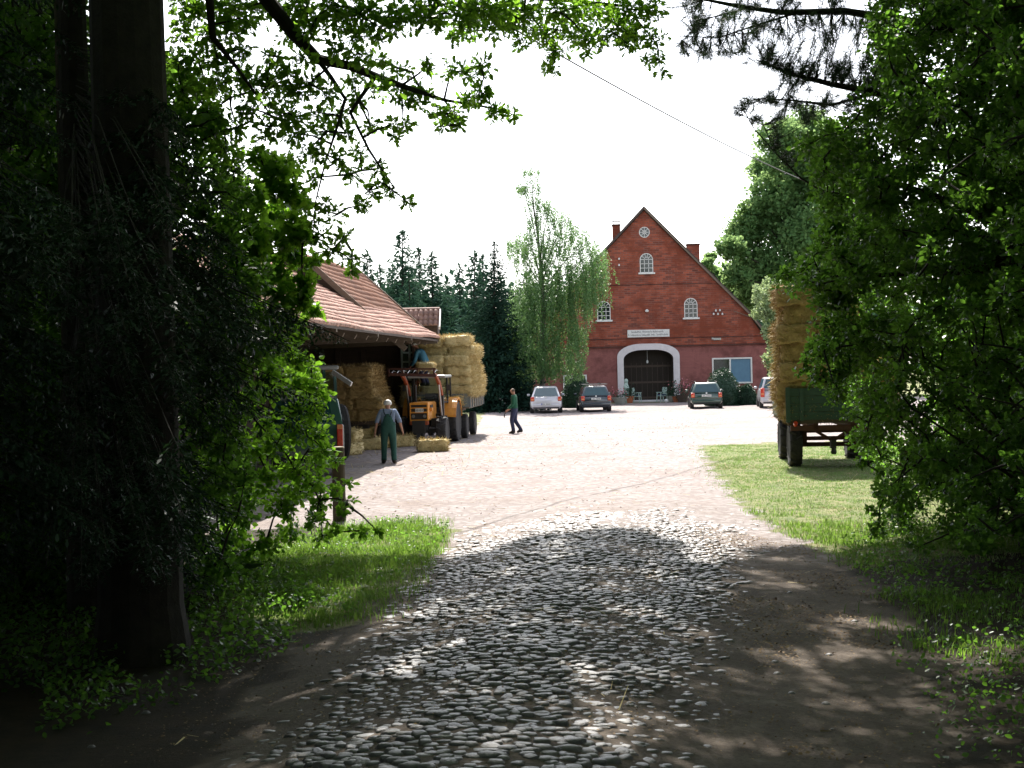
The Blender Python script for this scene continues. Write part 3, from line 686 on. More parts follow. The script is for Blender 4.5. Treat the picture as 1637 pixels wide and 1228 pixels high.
# insulators, wall lamps, bulb
def small(px, py, nm, mat, prof, label=None):
    x, z = lx(px, py); return MB().lathe((x, -.1, z), prof, n=8).build(nm, mat, fh)
IP = [(.02, -.05), (.06, -.04), (.06, .03), (.035, .08), (.01, .1)]
for q in ((989.5, 414.5), (989.5, 424.5), (1144, 497), (1150.5, 496.5), (1140.5, 502.5), (1147.5, 502.5), (1154.5, 502.5)): small(*q, 'insulator', 'ceramic', IP)
small(1034, 497, 'wall_lamp', 'ceramic', [(.03, -.1), (.12, -.06), (.12, .02), (.05, .1)])
x, z = lx(1146, 542); MB().box((x, -.15, z), (.5, .2, .14)).box((x - .32, -.2, z + .03), (.12, .16, .12)).build('flood_lamp', 'metal', fh)
x, z = lx(1036, 578); MB().lathe((x, .5, z), [(.03, -.12), (.07, -.06), (.07, .02), (.03, .1)], n=10).beam((x, .5, z + .1), (x, .5, z + .75), .015, .015).build('door_lamp', 'ceramic', fh)
MB().beam((lx(1172, 497)[0], -.1, lx(1172, 497)[1]), (lx(1202, 508)[0], -.15, lx(1202, 508)[1]), .03, .04).build('antenna_rod', 'wood_grey', fh)
# ------------------------------------------------------------------ tiled shed on the left
E0 = A(508, 514, 31); E1 = A(708, 538, 52)
def eav(t_): return E0.lerp(E1, t_)
dE = (E1 - E0).normalized(); dEh = Vector((dE.x, dE.y, 0)).normalized()
side = Vector((-dEh.y, dEh.x, 0))            # pointing to the left (away from yard)
if side.x > 0: side = -side
zE = (E0.z + E1.z) / 2
sh = thing('tiled_shed', 'old open fronted farm shed with low pitched roof of pink clay tiles', 'shed', (E0.x, E0.y, 0))
SO = Vector(sh.location)
def eave_pt(Y): t_ = (Y - E0.y) / (E1.y - E0.y); p = E0 + (E1 - E0) * t_; p.z = zE; return p
def tiles(name, O, U, V, nu, nv, tw, tc, mat, parent, off, amp=.022, sag=0, sub=6):
    """O corner at eave, U unit along eave, V unit up slope"""
    Nn = U.cross(V).normalized(); Nn = Nn if Nn.z > 0 else -Nn
    O, U, V, Nn = map(np.array, (O, U, V, Nn)); off = np.array(off)
    na = nu * sub + 1; u = np.arange(na) / sub * tw; Vv, Lp, Ln = [], [], []; base = 0
    wave = amp * np.sin(2 * np.pi * u / tw) + .4 * amp * np.sin(4 * np.pi * u / tw + .8)
    for c_ in range(nv):
        jit = np.repeat(rng.normal(size=nu + 1) * .007, sub)[:na]; js = np.repeat(rng.normal(size=nu + 1) * .009, sub)[:na]
        sg_ = -sag * np.sin(np.pi * u / (nu * tw)) + .02 * np.sin(u * .9 + c_ * .3)
        rows = [(c_ * tc - .03 + js, -.012 + 0 * u), (c_ * tc - .03 + js, .045 + wave + jit), (c_ * tc + tc + .01 + 0 * u, .008 + wave * .9)]
        for s_, h_ in rows: Vv.append(O + u[:, None] * U + s_[:, None] * V + (h_ + sg_)[:, None] * Nn - off)
        for r_ in range(2):
            a = base + r_ * na + np.arange(na - 1)
            # leave out nothing: full sheet
            Lp.append(np.stack([a, a + 1, a + na + 1, a + na], 1).ravel()); Ln.append(np.full(na - 1, 4))
        base += 3 * na
    return npmesh(name, np.concatenate(Vv), np.concatenate(Lp), np.concatenate(Ln), mat, parent)
# per-tile colour: random by position
def tilemat(name, c1, c2, dark, tw, tc):
    m, t, o = newmat(name); b = N(t, 'ShaderNodeBsdfPrincipled')
    f1 = noise(t, 3.2, 3, .8); f2 = noise(t, .5, 5, .7); f3 = noise(t, 16, 3, .7)
    c = mix(t, ramp(t, f1, [(.35, 0.), (.65, 1.)]), c1, c2); c = mix(t, ramp(t, f2, [(.45, 0.), (.7, .7)]), c, dark)
    c = mix(t, ramp(t, f3, [(.62, 0.), (.72, .8)]), c, tuple(x * .4 for x in dark))
    L(t, c, b.inputs['Base Color']); b.inputs['Roughness'].default_value = .75; L(t, b.outputs[0], o.inputs[0]); MT[name] = m
tilemat('tile_pink', (.52, .30, .23), (.38, .21, .16), (.24, .13, .10), .25, .33)
tilemat('tile_brown', (.33, .15, .085), (.22, .10, .06), (.13, .07, .05), .2, .3)
tilemat('tile_clay', (.40, .24, .19), (.26, .15, .12), (.12, .08, .07), .2, .3)
pitch_l = R(29); Ulow = Vector((dEh.x, dEh.y, 0)); Vlow = side * math.cos(pitch_l) + Vector((0, 0, math.sin(pitch_l)))
P0 = eave_pt(26)
nlen = (eave_pt(52) - P0).length
tiles('roof', P0, Ulow, Vlow, int(nlen / .26), 17, .26, .30, 'tile_pink', sh, SO, sag=.10)
rl = MB(); q0, q1 = P0 - SO, eave_pt(52) - SO   # roof deck under tiles
dn = Vector((0, 0, -.10))
rl.add([q0 + dn, q1 + dn, q1 + Vlow * 5.15 + dn, q0 + Vlow * 5.15 + dn, q0 + dn * 1.6, q1 + dn * 1.6, q1 + Vlow * 5.15 + dn * 1.6, q0 + Vlow * 5.15 + dn * 1.6],
       [(0, 1, 2, 3), (7, 6, 5, 4), (0, 4, 5, 1), (1, 5, 6, 2), (2, 6, 7, 3), (3, 7, 4, 0)])
rl.build('roof_deck', 'wood_dark', sh)
for Y in np.arange(27, 52.1, 1.6):
    a = eave_pt(Y) - SO - Vector((0, 0, .26)); MB().beam(a + side * .25, a + Vlow * 5.0, .09, .13).build('rafter', 'wood_grey', sh)
MB().beam(eave_pt(26) - SO + side * .9 + Vector((0, 0, .20)), eave_pt(51.6) - SO + side * .9 + Vector((0, 0, .20)), .16, .18).build('eave_beam', 'wood_grey', sh)
for Y in (27, 51.2):
    a = eave_pt(Y) + side * .9; a.z = 0; MB().beam(a - SO, a - SO + Vector((0, 0, zE + .15)), .2, .2).build('post', 'wood_dark', sh)
for Y in (27.0, 51.2):
    for sg in (-1, 1):
        a = eave_pt(Y) + side * .9 - SO; MB().beam(Vector((a.x, a.y, zE - 1.0)), Vector((a.x + sg * dEh.x * .95, a.y + sg * dEh.y * .95, zE + .1)), .1, .12).build('brace', 'wood_grey', sh)
for Y in (33, 38.5, 44.5, 50.5):
    a = eave_pt(Y) - SO; MB().beam(Vector((a.x, a.y, zE - .15)) - side * .0, Vector((a.x, a.y, zE - .15)) + side * 4.8 + Vector((0, 0, -.1)), .13, .16).build('tie_beam', 'wood_grey', sh)
# back wall (half timbered, brick infill)
bk = MB(); a = eave_pt(26) + side * 4.85; b_ = eave_pt(51.5) + side * 4.85
bk.beam(Vector((a.x, a.y, 2.9)) - SO, Vector((b_.x, b_.y, 2.9)) - SO, .2, 5.8); bk.build('back_wall', 'wood_dark', sh)
ew = MB(); a = eave_pt(51.5) + side * .95; b_ = eave_pt(51.5) + side * 4.75
ew.add([Vector((a.x, a.y, 0)) - SO, Vector((b_.x, b_.y, 0)) - SO, Vector((b_.x, b_.y, zE + 2.2)) - SO, Vector((a.x, a.y, zE + .3)) - SO,
        Vector((a.x, a.y + .2, 0)) - SO, Vector((b_.x, b_.y + .2, 0)) - SO, Vector((b_.x, b_.y + .2, zE + 2.2)) - SO, Vector((a.x, a.y + .2, zE + .3)) - SO],
       [(0, 1, 2, 3), (7, 6, 5, 4), (0, 3, 7, 4), (1, 5, 6, 2), (3, 2, 6, 7)])
ew.build('end_wall', 'wood_dark', sh)
tb = MB()
for k in range(5):
    p = a.lerp(b_, k / 4); tb.box((p.x - SO.x, p.y - SO.y - .03, (zE + .3 + k * .45) / 2), (.18, .08, zE + .2 + k * .45))
for z_ in (1.2, 2.45, 3.3): tb.beam((a.x - SO.x, a.y - SO.y - .025, z_), (b_.x - SO.x, b_.y - SO.y - .025, z_), .07, .16)
tb.build('timber_frame', 'wood_dark', sh)
# lattice window beside the man on the bales
wf = MB(); c_ = A(661, 571, 51.3) - SO; hw, hh = .42, .82
for k in range(4): wf.box((c_.x - hw + k * hw * 2 / 3, c_.y, c_.z), (.07, .06, hh * 2))
for k in range(6): wf.box((c_.x, c_.y - .004, c_.z - hh + k * hh * 2 / 5), (hw * 2, .06, .06))
wn = wf.build('window', 'chair_green', sh); MB().box((c_.x, c_.y + .05, c_.z), (hw * 2, .02, hh * 2)).build('pane', 'dark_glass', wn)
# main barn behind with steep roof
rg0 = Vector((-6.95, 45, 6.55)); rg1 = Vector((-6.95 + .9, 56, 6.55))
mb_ = thing('steep_roofed_barn', 'steep brown tiled barn roof with dark boarded gable rising behind the pink tiled shed', 'barn', (rg0.x, rg0.y, 0)); MO = Vector(mb_.location)
ub = Vector((rg1.x - rg0.x, rg1.y - rg0.y, 0)).normalized(); sb = Vector((ub.y, -ub.x, 0)); ps = R(43)
Vst = -sb * math.cos(ps) + Vector((0, 0, math.sin(ps)))
Lr = 2.15 / math.sin(ps)
tiles('roof', rg0 - Vst * Lr, ub, Vst, int((rg1 - rg0).length / .22), int(Lr / .29), .22, .29, 'tile_brown', mb_, MO, .014)
Vsl = sb * math.cos(ps) + Vector((0, 0, math.sin(ps)))
tiles('roof', rg0 - Vsl * Lr, ub, Vsl, int((rg1 - rg0).length / .22), int(Lr / .29), .22, .29, 'tile_brown', mb_, MO, .014)
wv = 3.4 / math.tan(ps)
for yo in (0.1, 10.8):
    gb = MB()
    c0 = rg0 + ub * yo - MO
    l, r_, tp = c0 - sb * 2.3, c0 + sb * 2.3, c0.copy(); l.z = r_.z = 4.35; tp.z = 6.5
    l2, r2 = c0 - sb * 1.6, c0 + sb * 1.6; l2.z = 4.35; r2.z = 4.3
    n = 24; d_ = ub * .1
    gb.add([l2, r2, r_, tp, l, l2 + d_, r2 + d_, r_ + d_, tp + d_, l + d_], [(0, 1, 2, 3, 4), (9, 8, 7, 6, 5), (2, 7, 8, 3), (3, 8, 9, 4), (0, 4, 9, 5), (1, 6, 7, 2)])
    gb.build('gable_boards', 'wood_dark', mb_)
rk = MB(); c0 = rg0 - MO; rk.beam(c0 + Vector((0, -.06, .0)), c0 + sb * wv + Vector((0, -.06, -3.4)), .05, .18); rk.beam(c0 + Vector((0, -.06, .0)), c0 - sb * wv + Vector((0, -.06, -3.4)), .05, .18)
rk.build('rake_board', 'wood_grey', mb_)
c0 = rg1 - MO; rk = MB(); rk.beam(c0, c0 + sb * wv + Vector((0, 0, -3.4)), .1, .14); rk.build('rake_board', 'wood_grey', mb_)
# annex with S tiles
a0 = A(640, 489, 58); a1 = A(703, 487, 58); e0 = A(644, 511, 57.2)
an = thing('tiled_annex', 'small annex with ribbed clay tile roof and white verge board behind the shed', 'annex', (a0.x, 57.2, 0)); AO = Vector(an.location)
wA = a1.x - a0.x; Va = (Vector((0, .8, .68))).normalized(); ez_ = 4.28
tiles('roof', Vector((a0.x, 57.0, ez_)), Vector((1, 0, 0)), Va, 8, 3, wA / 8, .32, 'tile_clay', an, AO, .045)
MB().box((wA / 2, .9, ez_ / 2), (wA - .15, 1.5, ez_)).build('wall', 'wood_dark', an)
MB().beam((wA + .02, -.25, ez_ - .12), (wA + .02, .62, ez_ + .62), .06, .16).build('verge_board', 'white_paint', an)
MB().tube([(0, .62, ez_ + .68), (wA, .62, ez_ + .68)], .07).build('ridge_tiles', 'tile_clay', an)
for p_ in (1,):
    pr = thing('lean_to_porch', 'small sloping tiled porch roof under the end of the shed eave', 'porch', (A(672, 560, 54).x, 54, 0)); PO = Vector(pr.location)
    wP = 1.5
    tiles('roof', Vector((PO.x, 53.4, 2.75)), Vector((1, 0, 0)), Vector((-.25, .75, .55)).normalized(), 6, 4, .24, .28, 'tile_pink', pr, PO, .02)
    MB().beam((0.05, -.45, 0), (.05, -.45, 2.75), .12, .12).beam((wP, -.45, 0), (wP, -.45, 2.75), .12, .12).build('post', 'wood_dark', pr)

# ------------------------------------------------------------------ straw bales
def bale_mesh(seed, mat='straw', l=.9, w_=.45, h=.36, fib=1300):
    r = np.random.default_rng(seed); mb = MB(); nx_, ny_, nz_ = 10, 5, 4
    def pt(i, j, k):
        x, y, z = (i / nx_ - .5) * l, (j / ny_ - .5) * w_, k / nz_ * h
        return x, y, z
    bm = bmesh.new(); bmesh.ops.create_cube(bm, size=1); bmesh.ops.subdivide_edges(bm, edges=bm.edges, cuts=5, use_grid_fill=True)
    vs = []
    for v in bm.verts:
        x, y, z = v.co
        rr = 1 - .035 * ((abs(x) * 2) ** 6 + (abs(y) * 2) ** 6 + (abs(z) * 2) ** 6 - 1)
        gr = .012 * (1 if abs(abs(y) - .22) < .05 else 0)
        n = r.normal(size=3) * .02
        v.co = Vector((x * l * rr + n[0], y * w_ * rr + n[1], (z * rr + .5) * h + n[2] - gr))
    me = bpy.data.meshes.new('straw_bale'); bm.to_mesh(me); bm.free()
    V0 = np.array([v.co[:] for v in me.vertices]); F0 = [tuple(p.vertices) for p in me.polygons]
    # fibres
    P = r.uniform(-.5, .5, (fib, 3)); ax_ = r.integers(0, 3, fib); sg = r.choice((-1, 1), fib); P[np.arange(fib), ax_] = .49 * sg
    D = r.normal(size=(fib, 3)) * .8; D[np.arange(fib), ax_] += sg * r.random(fib) * 1.3
    P = P * np.array((l, w_, h)) + np.array((0, 0, h / 2)); D = unit(D)
    fv, fl_, fn = leaves(P, r.uniform(.06, .17, fib), tpl_strip(.05), D=D * 3, up=.3, r=r)
    loops = np.array([i for f in F0 for i in f]); lens = np.array([len(f) for f in F0])
    V, Lp, Ln = join([(V0, loops, lens), (fv, fl_, fn)])
    o = npmesh('straw_bale', V, Lp, Ln, mat); me2 = o.data; bpy.data.objects.remove(o); bpy.data.meshes.remove(me)
    return me2
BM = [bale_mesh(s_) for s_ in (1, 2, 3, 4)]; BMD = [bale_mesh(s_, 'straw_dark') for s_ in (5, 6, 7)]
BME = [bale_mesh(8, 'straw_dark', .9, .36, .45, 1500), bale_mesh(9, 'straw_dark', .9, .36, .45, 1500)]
def bale(loc, rz, label, group, me=None, tilt=(0, 0), sc=1):
    o = bpy.data.objects.new('straw_bale', me or random.choice(BM)); col.objects.link(o)
    o.location = loc; o.rotation_euler = (tilt[0] + random.uniform(-.03, .03), tilt[1] + random.uniform(-.03, .03), rz + random.uniform(-.06, .06)); o.scale = (sc, sc, sc)
    return tag(o, label, 'straw bale', group)
p = G(692, 722); bale((p.x, p.y, 0), .06, 'single straw bale lying alone on the yard in front of the tractor', None, sc=.98)
ORD = ['first', 'second', 'third', 'fourth', 'fifth', 'sixth', 'seventh', 'eighth', 'ninth', 'tenth', 'eleventh', 'twelfth']
for (px, py, rz, zz, lb_) in ((560, 727, 1.2, 0, 'lower straw bale beside the green van rear corner'), (563, 724, 1.4, .35, 'straw bale laid on top of the bale beside the green van'),
                             (590, 719, .3, 0, 'bottom straw bale of the small heap left of the walking man'), (592, 717, .5, .36, 'upper straw bale of the small heap left of the walking man'),
                             (607, 716, 1.3, 0, 'straw bale end on behind the left arm of the walking man'), (640, 714, .5, 0, 'straw bale half hidden behind the legs of the walking man')):
    p = G(px, py); bale((p.x, p.y, zz), rz, lb_, 'bales dropped on the ground by the shed', sc=.95)
# stack on a low cart inside the shed
gc = G(585, 700); cy_ = 46.2; cx0 = A(528, 650, cy_).x; cx1 = A(618, 650, cy_).x
ct = thing('hay_cart', 'low flat cart in the shed carrying a tall leaning heap of bales', 'cart', ((cx0 + cx1) / 2, cy_, 0), math.atan2(-dEh.x, dEh.y))
MB().box((0, 1.2, .85), (1.9, 4.2, .12)).build('deck', 'wood_dark', ct); MB().box((0, 1.2, .72), (.9, 4.0, .12)).build('chassis', 'black', ct)
for sx in (-1, 1):
    for yy in (-.3, 2.7): MB().lathe((sx * .8, yy, .38), [(.1, -.1), (.36, -.1), (.38, -.05), (.38, .05), (.36, .1), (.1, .1)], 'X').build('wheel', 'tyre', ct)
cm = ct.matrix_basis
for tier in range(5):
    nrow = 5; n = 2 if tier < 4 else 2
    for j in range(nrow):
        for i in range(2):
            x = -.52 + i * .92 - max(0, tier) * .06 + (0.12 if tier < 2 else 0); y = -.7 + j * .47
            if i == 0 and j > 0 and tier < 5: continue
            q = Matrix.Rotation(ct.rotation_euler.z, 4, 'Z') @ Vector((x + random.uniform(-.04, .04), y, .91 + tier * .345)) + Vector(ct.location)
            bale(q, ct.rotation_euler.z, '%s straw bale, %s tier, %s row of the heap inside the shed' % (('left', 'right')[i], ORD[tier], ('front', 'second', 'third', 'fourth', 'rear')[j]),
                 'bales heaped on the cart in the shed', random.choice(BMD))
# ------------------------------------------------------------------ wheels helper
def wheel(parent, c, r_, wd, rim_mat='mud_rim', axis='X', lug=0, rimr=.55):
    ty = MB(); h = wd / 2
    ty.lathe(c, [(r_ * rimr, -h * .8), (r_ * .82, -h), (r_ * .95, -h * .92), (r_, -h * .6), (r_, h * .6), (r_ * .95, h * .92), (r_ * .82, h), (r_ * rimr, h * .8)], axis, 28)
    if lug:
        for k in range(lug):
            a = 2 * math.pi * k / lug
            for sg in (-1, 1):
                a2 = a + (0 if sg > 0 else math.pi / lug)
                p0 = Vector((c[0] + sg * h * .95, c[1] + (r_ + .005) * math.cos(a2), c[2] + (r_ + .005) * math.sin(a2)))
                p1 = Vector((c[0] + sg * h * .05, c[1] + (r_ + .012) * math.cos(a2 + .16), c[2] + (r_ + .012) * math.sin(a2 + .16)))
                ty.beam(p0, p1, .045, .045)
    t_ = ty.build('wheel', 'tyre', parent, smooth=False)
    rm = MB().lathe(c, [(.02, -h * .35), (r_ * rimr * .5, -h * .4), (r_ * rimr * .98, -h * .75), (r_ * rimr, h * .75), (r_ * rimr * .5, h * .4), (.02, h * .35)], axis, 24)
    hub = (c[0], c[1], c[2]); rm.lathe(hub, [(.07, -h * .6), (.07, h * .6)], axis, 10)
    rm.build('rim', rim_mat, t_); return t_
# ------------------------------------------------------------------ tractor (local: +Y backwards from front, origin under front axle centre)
gl = G(725, 705)      # rear left wheel contact
th = -R(6)           # rotation about z; local +y = rearwards
TRK = 1.42; RW, FW = .70, .47; WB = 2.25
ca, sa = math.cos(th), math.sin(th)
tr_y = Vector((-sa, ca, 0)); tr_x = Vector((ca, sa, 0))
org = Vector((gl.x, gl.y, 0)) - tr_x * (TRK / 2) - tr_y * WB
tk = thing('tractor', 'orange farm tractor with cab and raised front loader facing the camera beside the shed', 'tractor', org, th)
hood = MB(); hood.box((0, .35, 1.12), (.60, 1.75, .62)); hood.build('bonnet', 'orange', tk, bevel=.04)
gr = MB()
gr.box((0, -.535, 1.10), (.56, .04, .58)); gb_ = gr.build('grille', 'black', tk)
gs = MB()
for z_ in (1.385, 1.245, 1.10, .845): gs.box((0, -.565, z_), (.60, .04, .045 if z_ < 1.3 else .07))
for x in (-.285, .285): gs.box((x, -.562, 1.11), (.035, .036, .58))
gs.build('grille_bars', 'orange', gb_)
MB().box((0, -.55, .75), (.62, .16, .13)).build('front_weight', 'orange_red', tk, bevel=.02)
for x in (-.19, .19): MB().lathe((x, -.575, .975), [(.05, -.02), (.06, .0), (.055, .03)], 'Y', 12).build('headlight', 'metal', tk)
pl = MB().box((.02, -.60, 1.17), (.27, .02, .13)).build('number_plate', 'plate', tk); q = MB()
for k in range(5): q.box((-.08 + k * .05, -.613, 1.17), (.022, .006, .075 if k % 2 else .06))
q.build('plate_marks', 'sign_text', pl)
MB().box((0, .6, .62), (.42, 2.6, .42)).box((0, -.35, .58), (.5, .4, .2)).build('chassis', 'black', tk)
MB().box((0, 0, .47), (1.2, .14, .14)).build('front_axle', 'black', tk); MB().box((0, WB, .7), (1.0, .3, .3)).build('rear_axle', 'black', tk)
MB().box((.42, .5, .72), (.26, .8, .3)).build('fuel_tank', 'black', tk); MB().box((.315, .1, 1.28), (.02, .5, .10)).build('vent', 'black', tk)
MB().box((.33, -.1, 1.18), (.10, .22, .12)).build('side_lamp', 'orange', tk)
for sx in (-1, 1):
    wheel(tk, (sx * TRK / 2 * .97, 0, FW), FW, .34, lug=12); wheel(tk, (sx * TRK / 2, WB, RW), RW, .42, lug=16, rimr=.6)
    fd = MB(); pr_ = []
    for k in range(9):
        a = R(15 + 150 * k / 8); pr_.append((WB - math.cos(a) * .80, .72 + math.sin(a) * .82))
    vs = [];
    for (y_, z_) in pr_: vs += [(sx * .45, y_, z_), (sx * .93, y_, z_), (sx * .93, y_, z_ - .08), (sx * .45, y_, z_ - .05)]
    fs = []
    for k in range(8):
        a = k * 4; b_ = a + 4
        for m_ in range(4): fs.append((a + m_, a + (m_ + 1) % 4, b_ + (m_ + 1) % 4, b_ + m_))
    fs += [(0, 1, 2, 3), (32, 35, 34, 33)]
    fd.add(vs, fs); fd.build('fender', 'orange', tk)
cb = MB()
cf = [(-.50, 1.0), (.50, 1.0)]; y0c, y1c, zb, ztp = 1.12, 2.5, 1.35, 2.22
for sx in (-1, 1):
    cb.beam((sx * .46, y0c, zb - .2), (sx * .44, y0c + .05, ztp), .05, .05); cb.beam((sx * .62, 1.75, zb - .4), (sx * .60, 1.75, ztp), .05, .05); cb.beam((sx * .62, y1c, zb), (sx * .60, y1c, ztp), .05, .05)
    cb.beam((sx * .46, y0c, 1.38), (sx * .62, 1.75, 1.38), .04, .05); cb.beam((sx * .62, 1.75, 1.38), (sx * .62, y1c, 1.38), .04, .05)
cb.beam((-.46, y0c, 1.42), (.46, y0c, 1.42), .06, .06); cb.build('cab_frame', 'black', tk)
MB().box((0, 1.80, ztp + .04), (1.32, 1.55, .10)).build('cab_roof', 'van_grey', tk, bevel=.04)
gm, t, o = newmat('clear_glass'); gg = N(t, 'ShaderNodeBsdfGlossy'); gg.inputs['Roughness'].default_value = .05; tp_ = N(t, 'ShaderNodeBsdfTransparent'); tp_.inputs[0].default_value = (.75, .85, .85, 1)
ms = N(t, 'ShaderNodeMixShader'); ms.inputs[0].default_value = .14; L(t, tp_.outputs[0], ms.inputs[1]); L(t, gg.outputs[0], ms.inputs[2]); L(t, ms.outputs[0], o.inputs[0]); MT['clear_glass'] = gm
MB().add([(-.44, y0c, 1.45), (.44, y0c, 1.45), (.42, y0c + .05, ztp - .02), (-.42, y0c + .05, ztp - .02)], [(0, 1, 2, 3)]).build('windscreen', 'clear_glass', tk)
for sx in (-1, 1): MB().add([(sx * .48, y0c + .05, 1.42), (sx * .62, 1.73, 1.42), (sx * .60, 1.73, ztp - .02), (sx * .46, y0c + .08, ztp - .02)], [(0, 1, 2, 3)]).add([(sx * .62, 1.78, 1.42), (sx * .62, y1c, 1.42), (sx * .60, y1c, ztp - .02), (sx * .60, 1.78, ztp - .02)], [(0, 1, 2, 3)]).build('side_window', 'clear_glass', tk)
MB().box((0, 1.95, 1.12), (.5, .5, .14)).box((0, 2.2, 1.42), (.46, .12, .5)).build('seat', 'black', tk)
MB().box((0, 1.8, .95), (1.05, 1.5, .1)).build('cab_floor', 'black', tk)
MB().lathe((0, 1.42, 1.5), [(.18, 0), (.2, .015), (.18, .03)], 'Z', 16).beam((0, 1.3, 1.1), (0, 1.42, 1.5), .05, .05).build('steering_wheel', 'black', tk)
MB().tube([(-.24, .25, 1.4), (-.24, .25, 2.0)], .04).build('exhaust', 'black', tk)
for sx in (-1, 1): MB().beam((sx * .46, y0c, 1.9), (sx * .72, y0c - .1, 1.95), .02, .02).box((sx * .76, y0c - .1, 1.88), (.12, .03, .2)).build('mirror', 'black', tk)
for sx in (-1, 1):
    la = MB(); la.beam((sx * .55, .85, .62), (sx * .55, .85, 1.62), .14, .16); la.build('loader_post', 'black', tk)
    al = MB(); al.tube([(sx * .55, .88, 1.58), (sx * .55, .60, 1.85), (sx * .55, .15, 2.12), (sx * .55, -.35, 2.30), (sx * .55, -.62, 2.33)], [.06, .07, .075, .065, .05], 6); al.build('loader_arm', 'orange_red', tk)
    MB().tube([(sx * .55, .75, .95), (sx * .55, .25, 2.0)], .035, 8).build('hydraulic_ram', 'metal', tk)
    MB().tube([(sx * .50, .0, 2.18), (sx * .50, -.6, 2.5)], .025, 8).build('hydraulic_ram', 'metal', tk)
gf = MB(); gf.beam((-.95, -.68, 2.38), (.62, -.68, 2.30), .09, .10); gf.beam((-.95, -.68, 2.55), (.62, -.68, 2.52), .05, .05)
for x in (-.95, -.5, 0, .55): gf.beam((x, -.68, 2.3), (x, -.68, 2.56), .05, .05)
gf.build('loader_frame', 'rust', tk)
ti = MB()
for k in range(9): ti.tube([(-.9 + k * .18, -.68, 2.36), (-.9 + k * .18, -.15, 2.48), (-.9 + k * .18, .25, 2.46)], [.018, .014, .006], 5)
ti.build('tines', 'metal', tk)
q = org + tr_x * .22 + tr_y * (-.2) + Vector((0, 0, 2.50)); bale(q, th, 'straw bale lifted on the raised loader tines of the tractor', None, sc=.62)
# ------------------------------------------------------------------ tractor's trailer with load
f0 = G(743.5, 700.5); f1 = G(756, 695)
dv = Vector((f1.x - f0.x, f1.y - f0.y, 0)).normalized(); tz = math.atan2(-dv.x, dv.y); sxv = Vector((math.cos(tz), math.sin(tz), 0))
TW = 2.1
to = Vector((f0.x, f0.y, 0)) - sxv * .80
tl = thing('loaded_trailer', 'grey farm trailer piled high with straw bales hitched behind the tractor', 'trailer', to, tz)
zb_ = 1.14; zt_ = 1.62; LN = 4.6; y0 = -.75
MB().box((0, y0 + LN / 2, zb_), (TW, LN, .1)).build('deck', 'wood_grey', tl)
MB().box((0, y0, (zb_ + zt_) / 2), (TW, .06, zt_ - zb_)).build('front_board', 'grey_side', tl); MB().box((0, y0 + LN, (zb_ + zt_) / 2), (TW, .06, zt_ - zb_)).build('rear_board', 'grey_side', tl)
for sx in (-1, 1):
    MB().box((sx * TW / 2, y0 + LN / 2, (zb_ + zt_) / 2), (.05, LN - .08, zt_ - zb_)).build('side_board', 'wood_grey', tl)
    st = MB()
    for k in range(7): st.box((sx * (TW / 2 + .04), y0 + .05 + k * (LN - .1) / 6, (zb_ + zt_) / 2), (.05, .08, zt_ - zb_ + .04))
    st.build('side_posts', 'grey_side', tl)
    for yy in (0, 2.6): wheel(tl, (sx * .80, yy, .44), .44, .24, 'rust')
MB().box((-.35, y0 + LN / 2, 1.0), (.1, LN, .16)).box((.35, y0 + LN / 2, 1.0), (.1, LN, .16)).box((0, 0, .6), (1.5, .12, .14)).box((0, 2.6, .6), (1.5, .12, .14)).box((0, 0, .8), (.3, .3, .35)).box((0, 2.6, .8), (.3, .3, .35)).build('chassis', 'rust', tl)
MB().beam((0, -.1, .62), (0, -2.0, .6), .1, .1).build('drawbar', 'rust', tl)
def tpt(x, y, z): return to + sxv * x + dv * y + Vector((0, 0, z))
nt_ = 0; zt0 = zb_ + .06
for tier in range(7):
    z = zt0 + tier * .352
    nrow = 9 if tier < 5 else (6 if tier == 5 else 3)
    over = .18 if 1 <= tier <= 4 else (.0 if tier == 0 else -.1)
    for j in range(nrow):
        y = y0 + .25 + j * .47 + (.3 if tier > 4 else 0) + random.uniform(-.07, .07)
        for i in range(2):
            x = (-.46 + i * .93) + (.12 if over > 0 else 0) + (.05 * (4 - tier) if 1 <= tier <= 4 else 0)
            if tier == 6: x = -.30 + i * .92
            if tier == 5: x = -.10 + i * .90
            if i == 0 and j > 0 and tier < 5: continue
            if tier == 3 and i == 0 and j == 0: x += .0
            bale(tpt(x + random.uniform(-.08, .08), y, z), tz + random.uniform(-.05, .05), '%s straw bale, %s row, %s tier of the load behind the tractor' % (('left', 'right')[i], ORD[j], ORD[tier]), 'bales on the trailer behind the tractor')
for k in range(6):
    bale(tpt(-1.15 + random.uniform(-.03, .03), y0 + .5 + (k % 3) * .95, zt0 + (k // 3) * .345), tz + R(90), '%s straw bale laid lengthwise on the shed side of the load, %s layer' % (ORD[k % 3], ('bottom', 'second')[k // 3]), 'bales on the trailer behind the tractor')
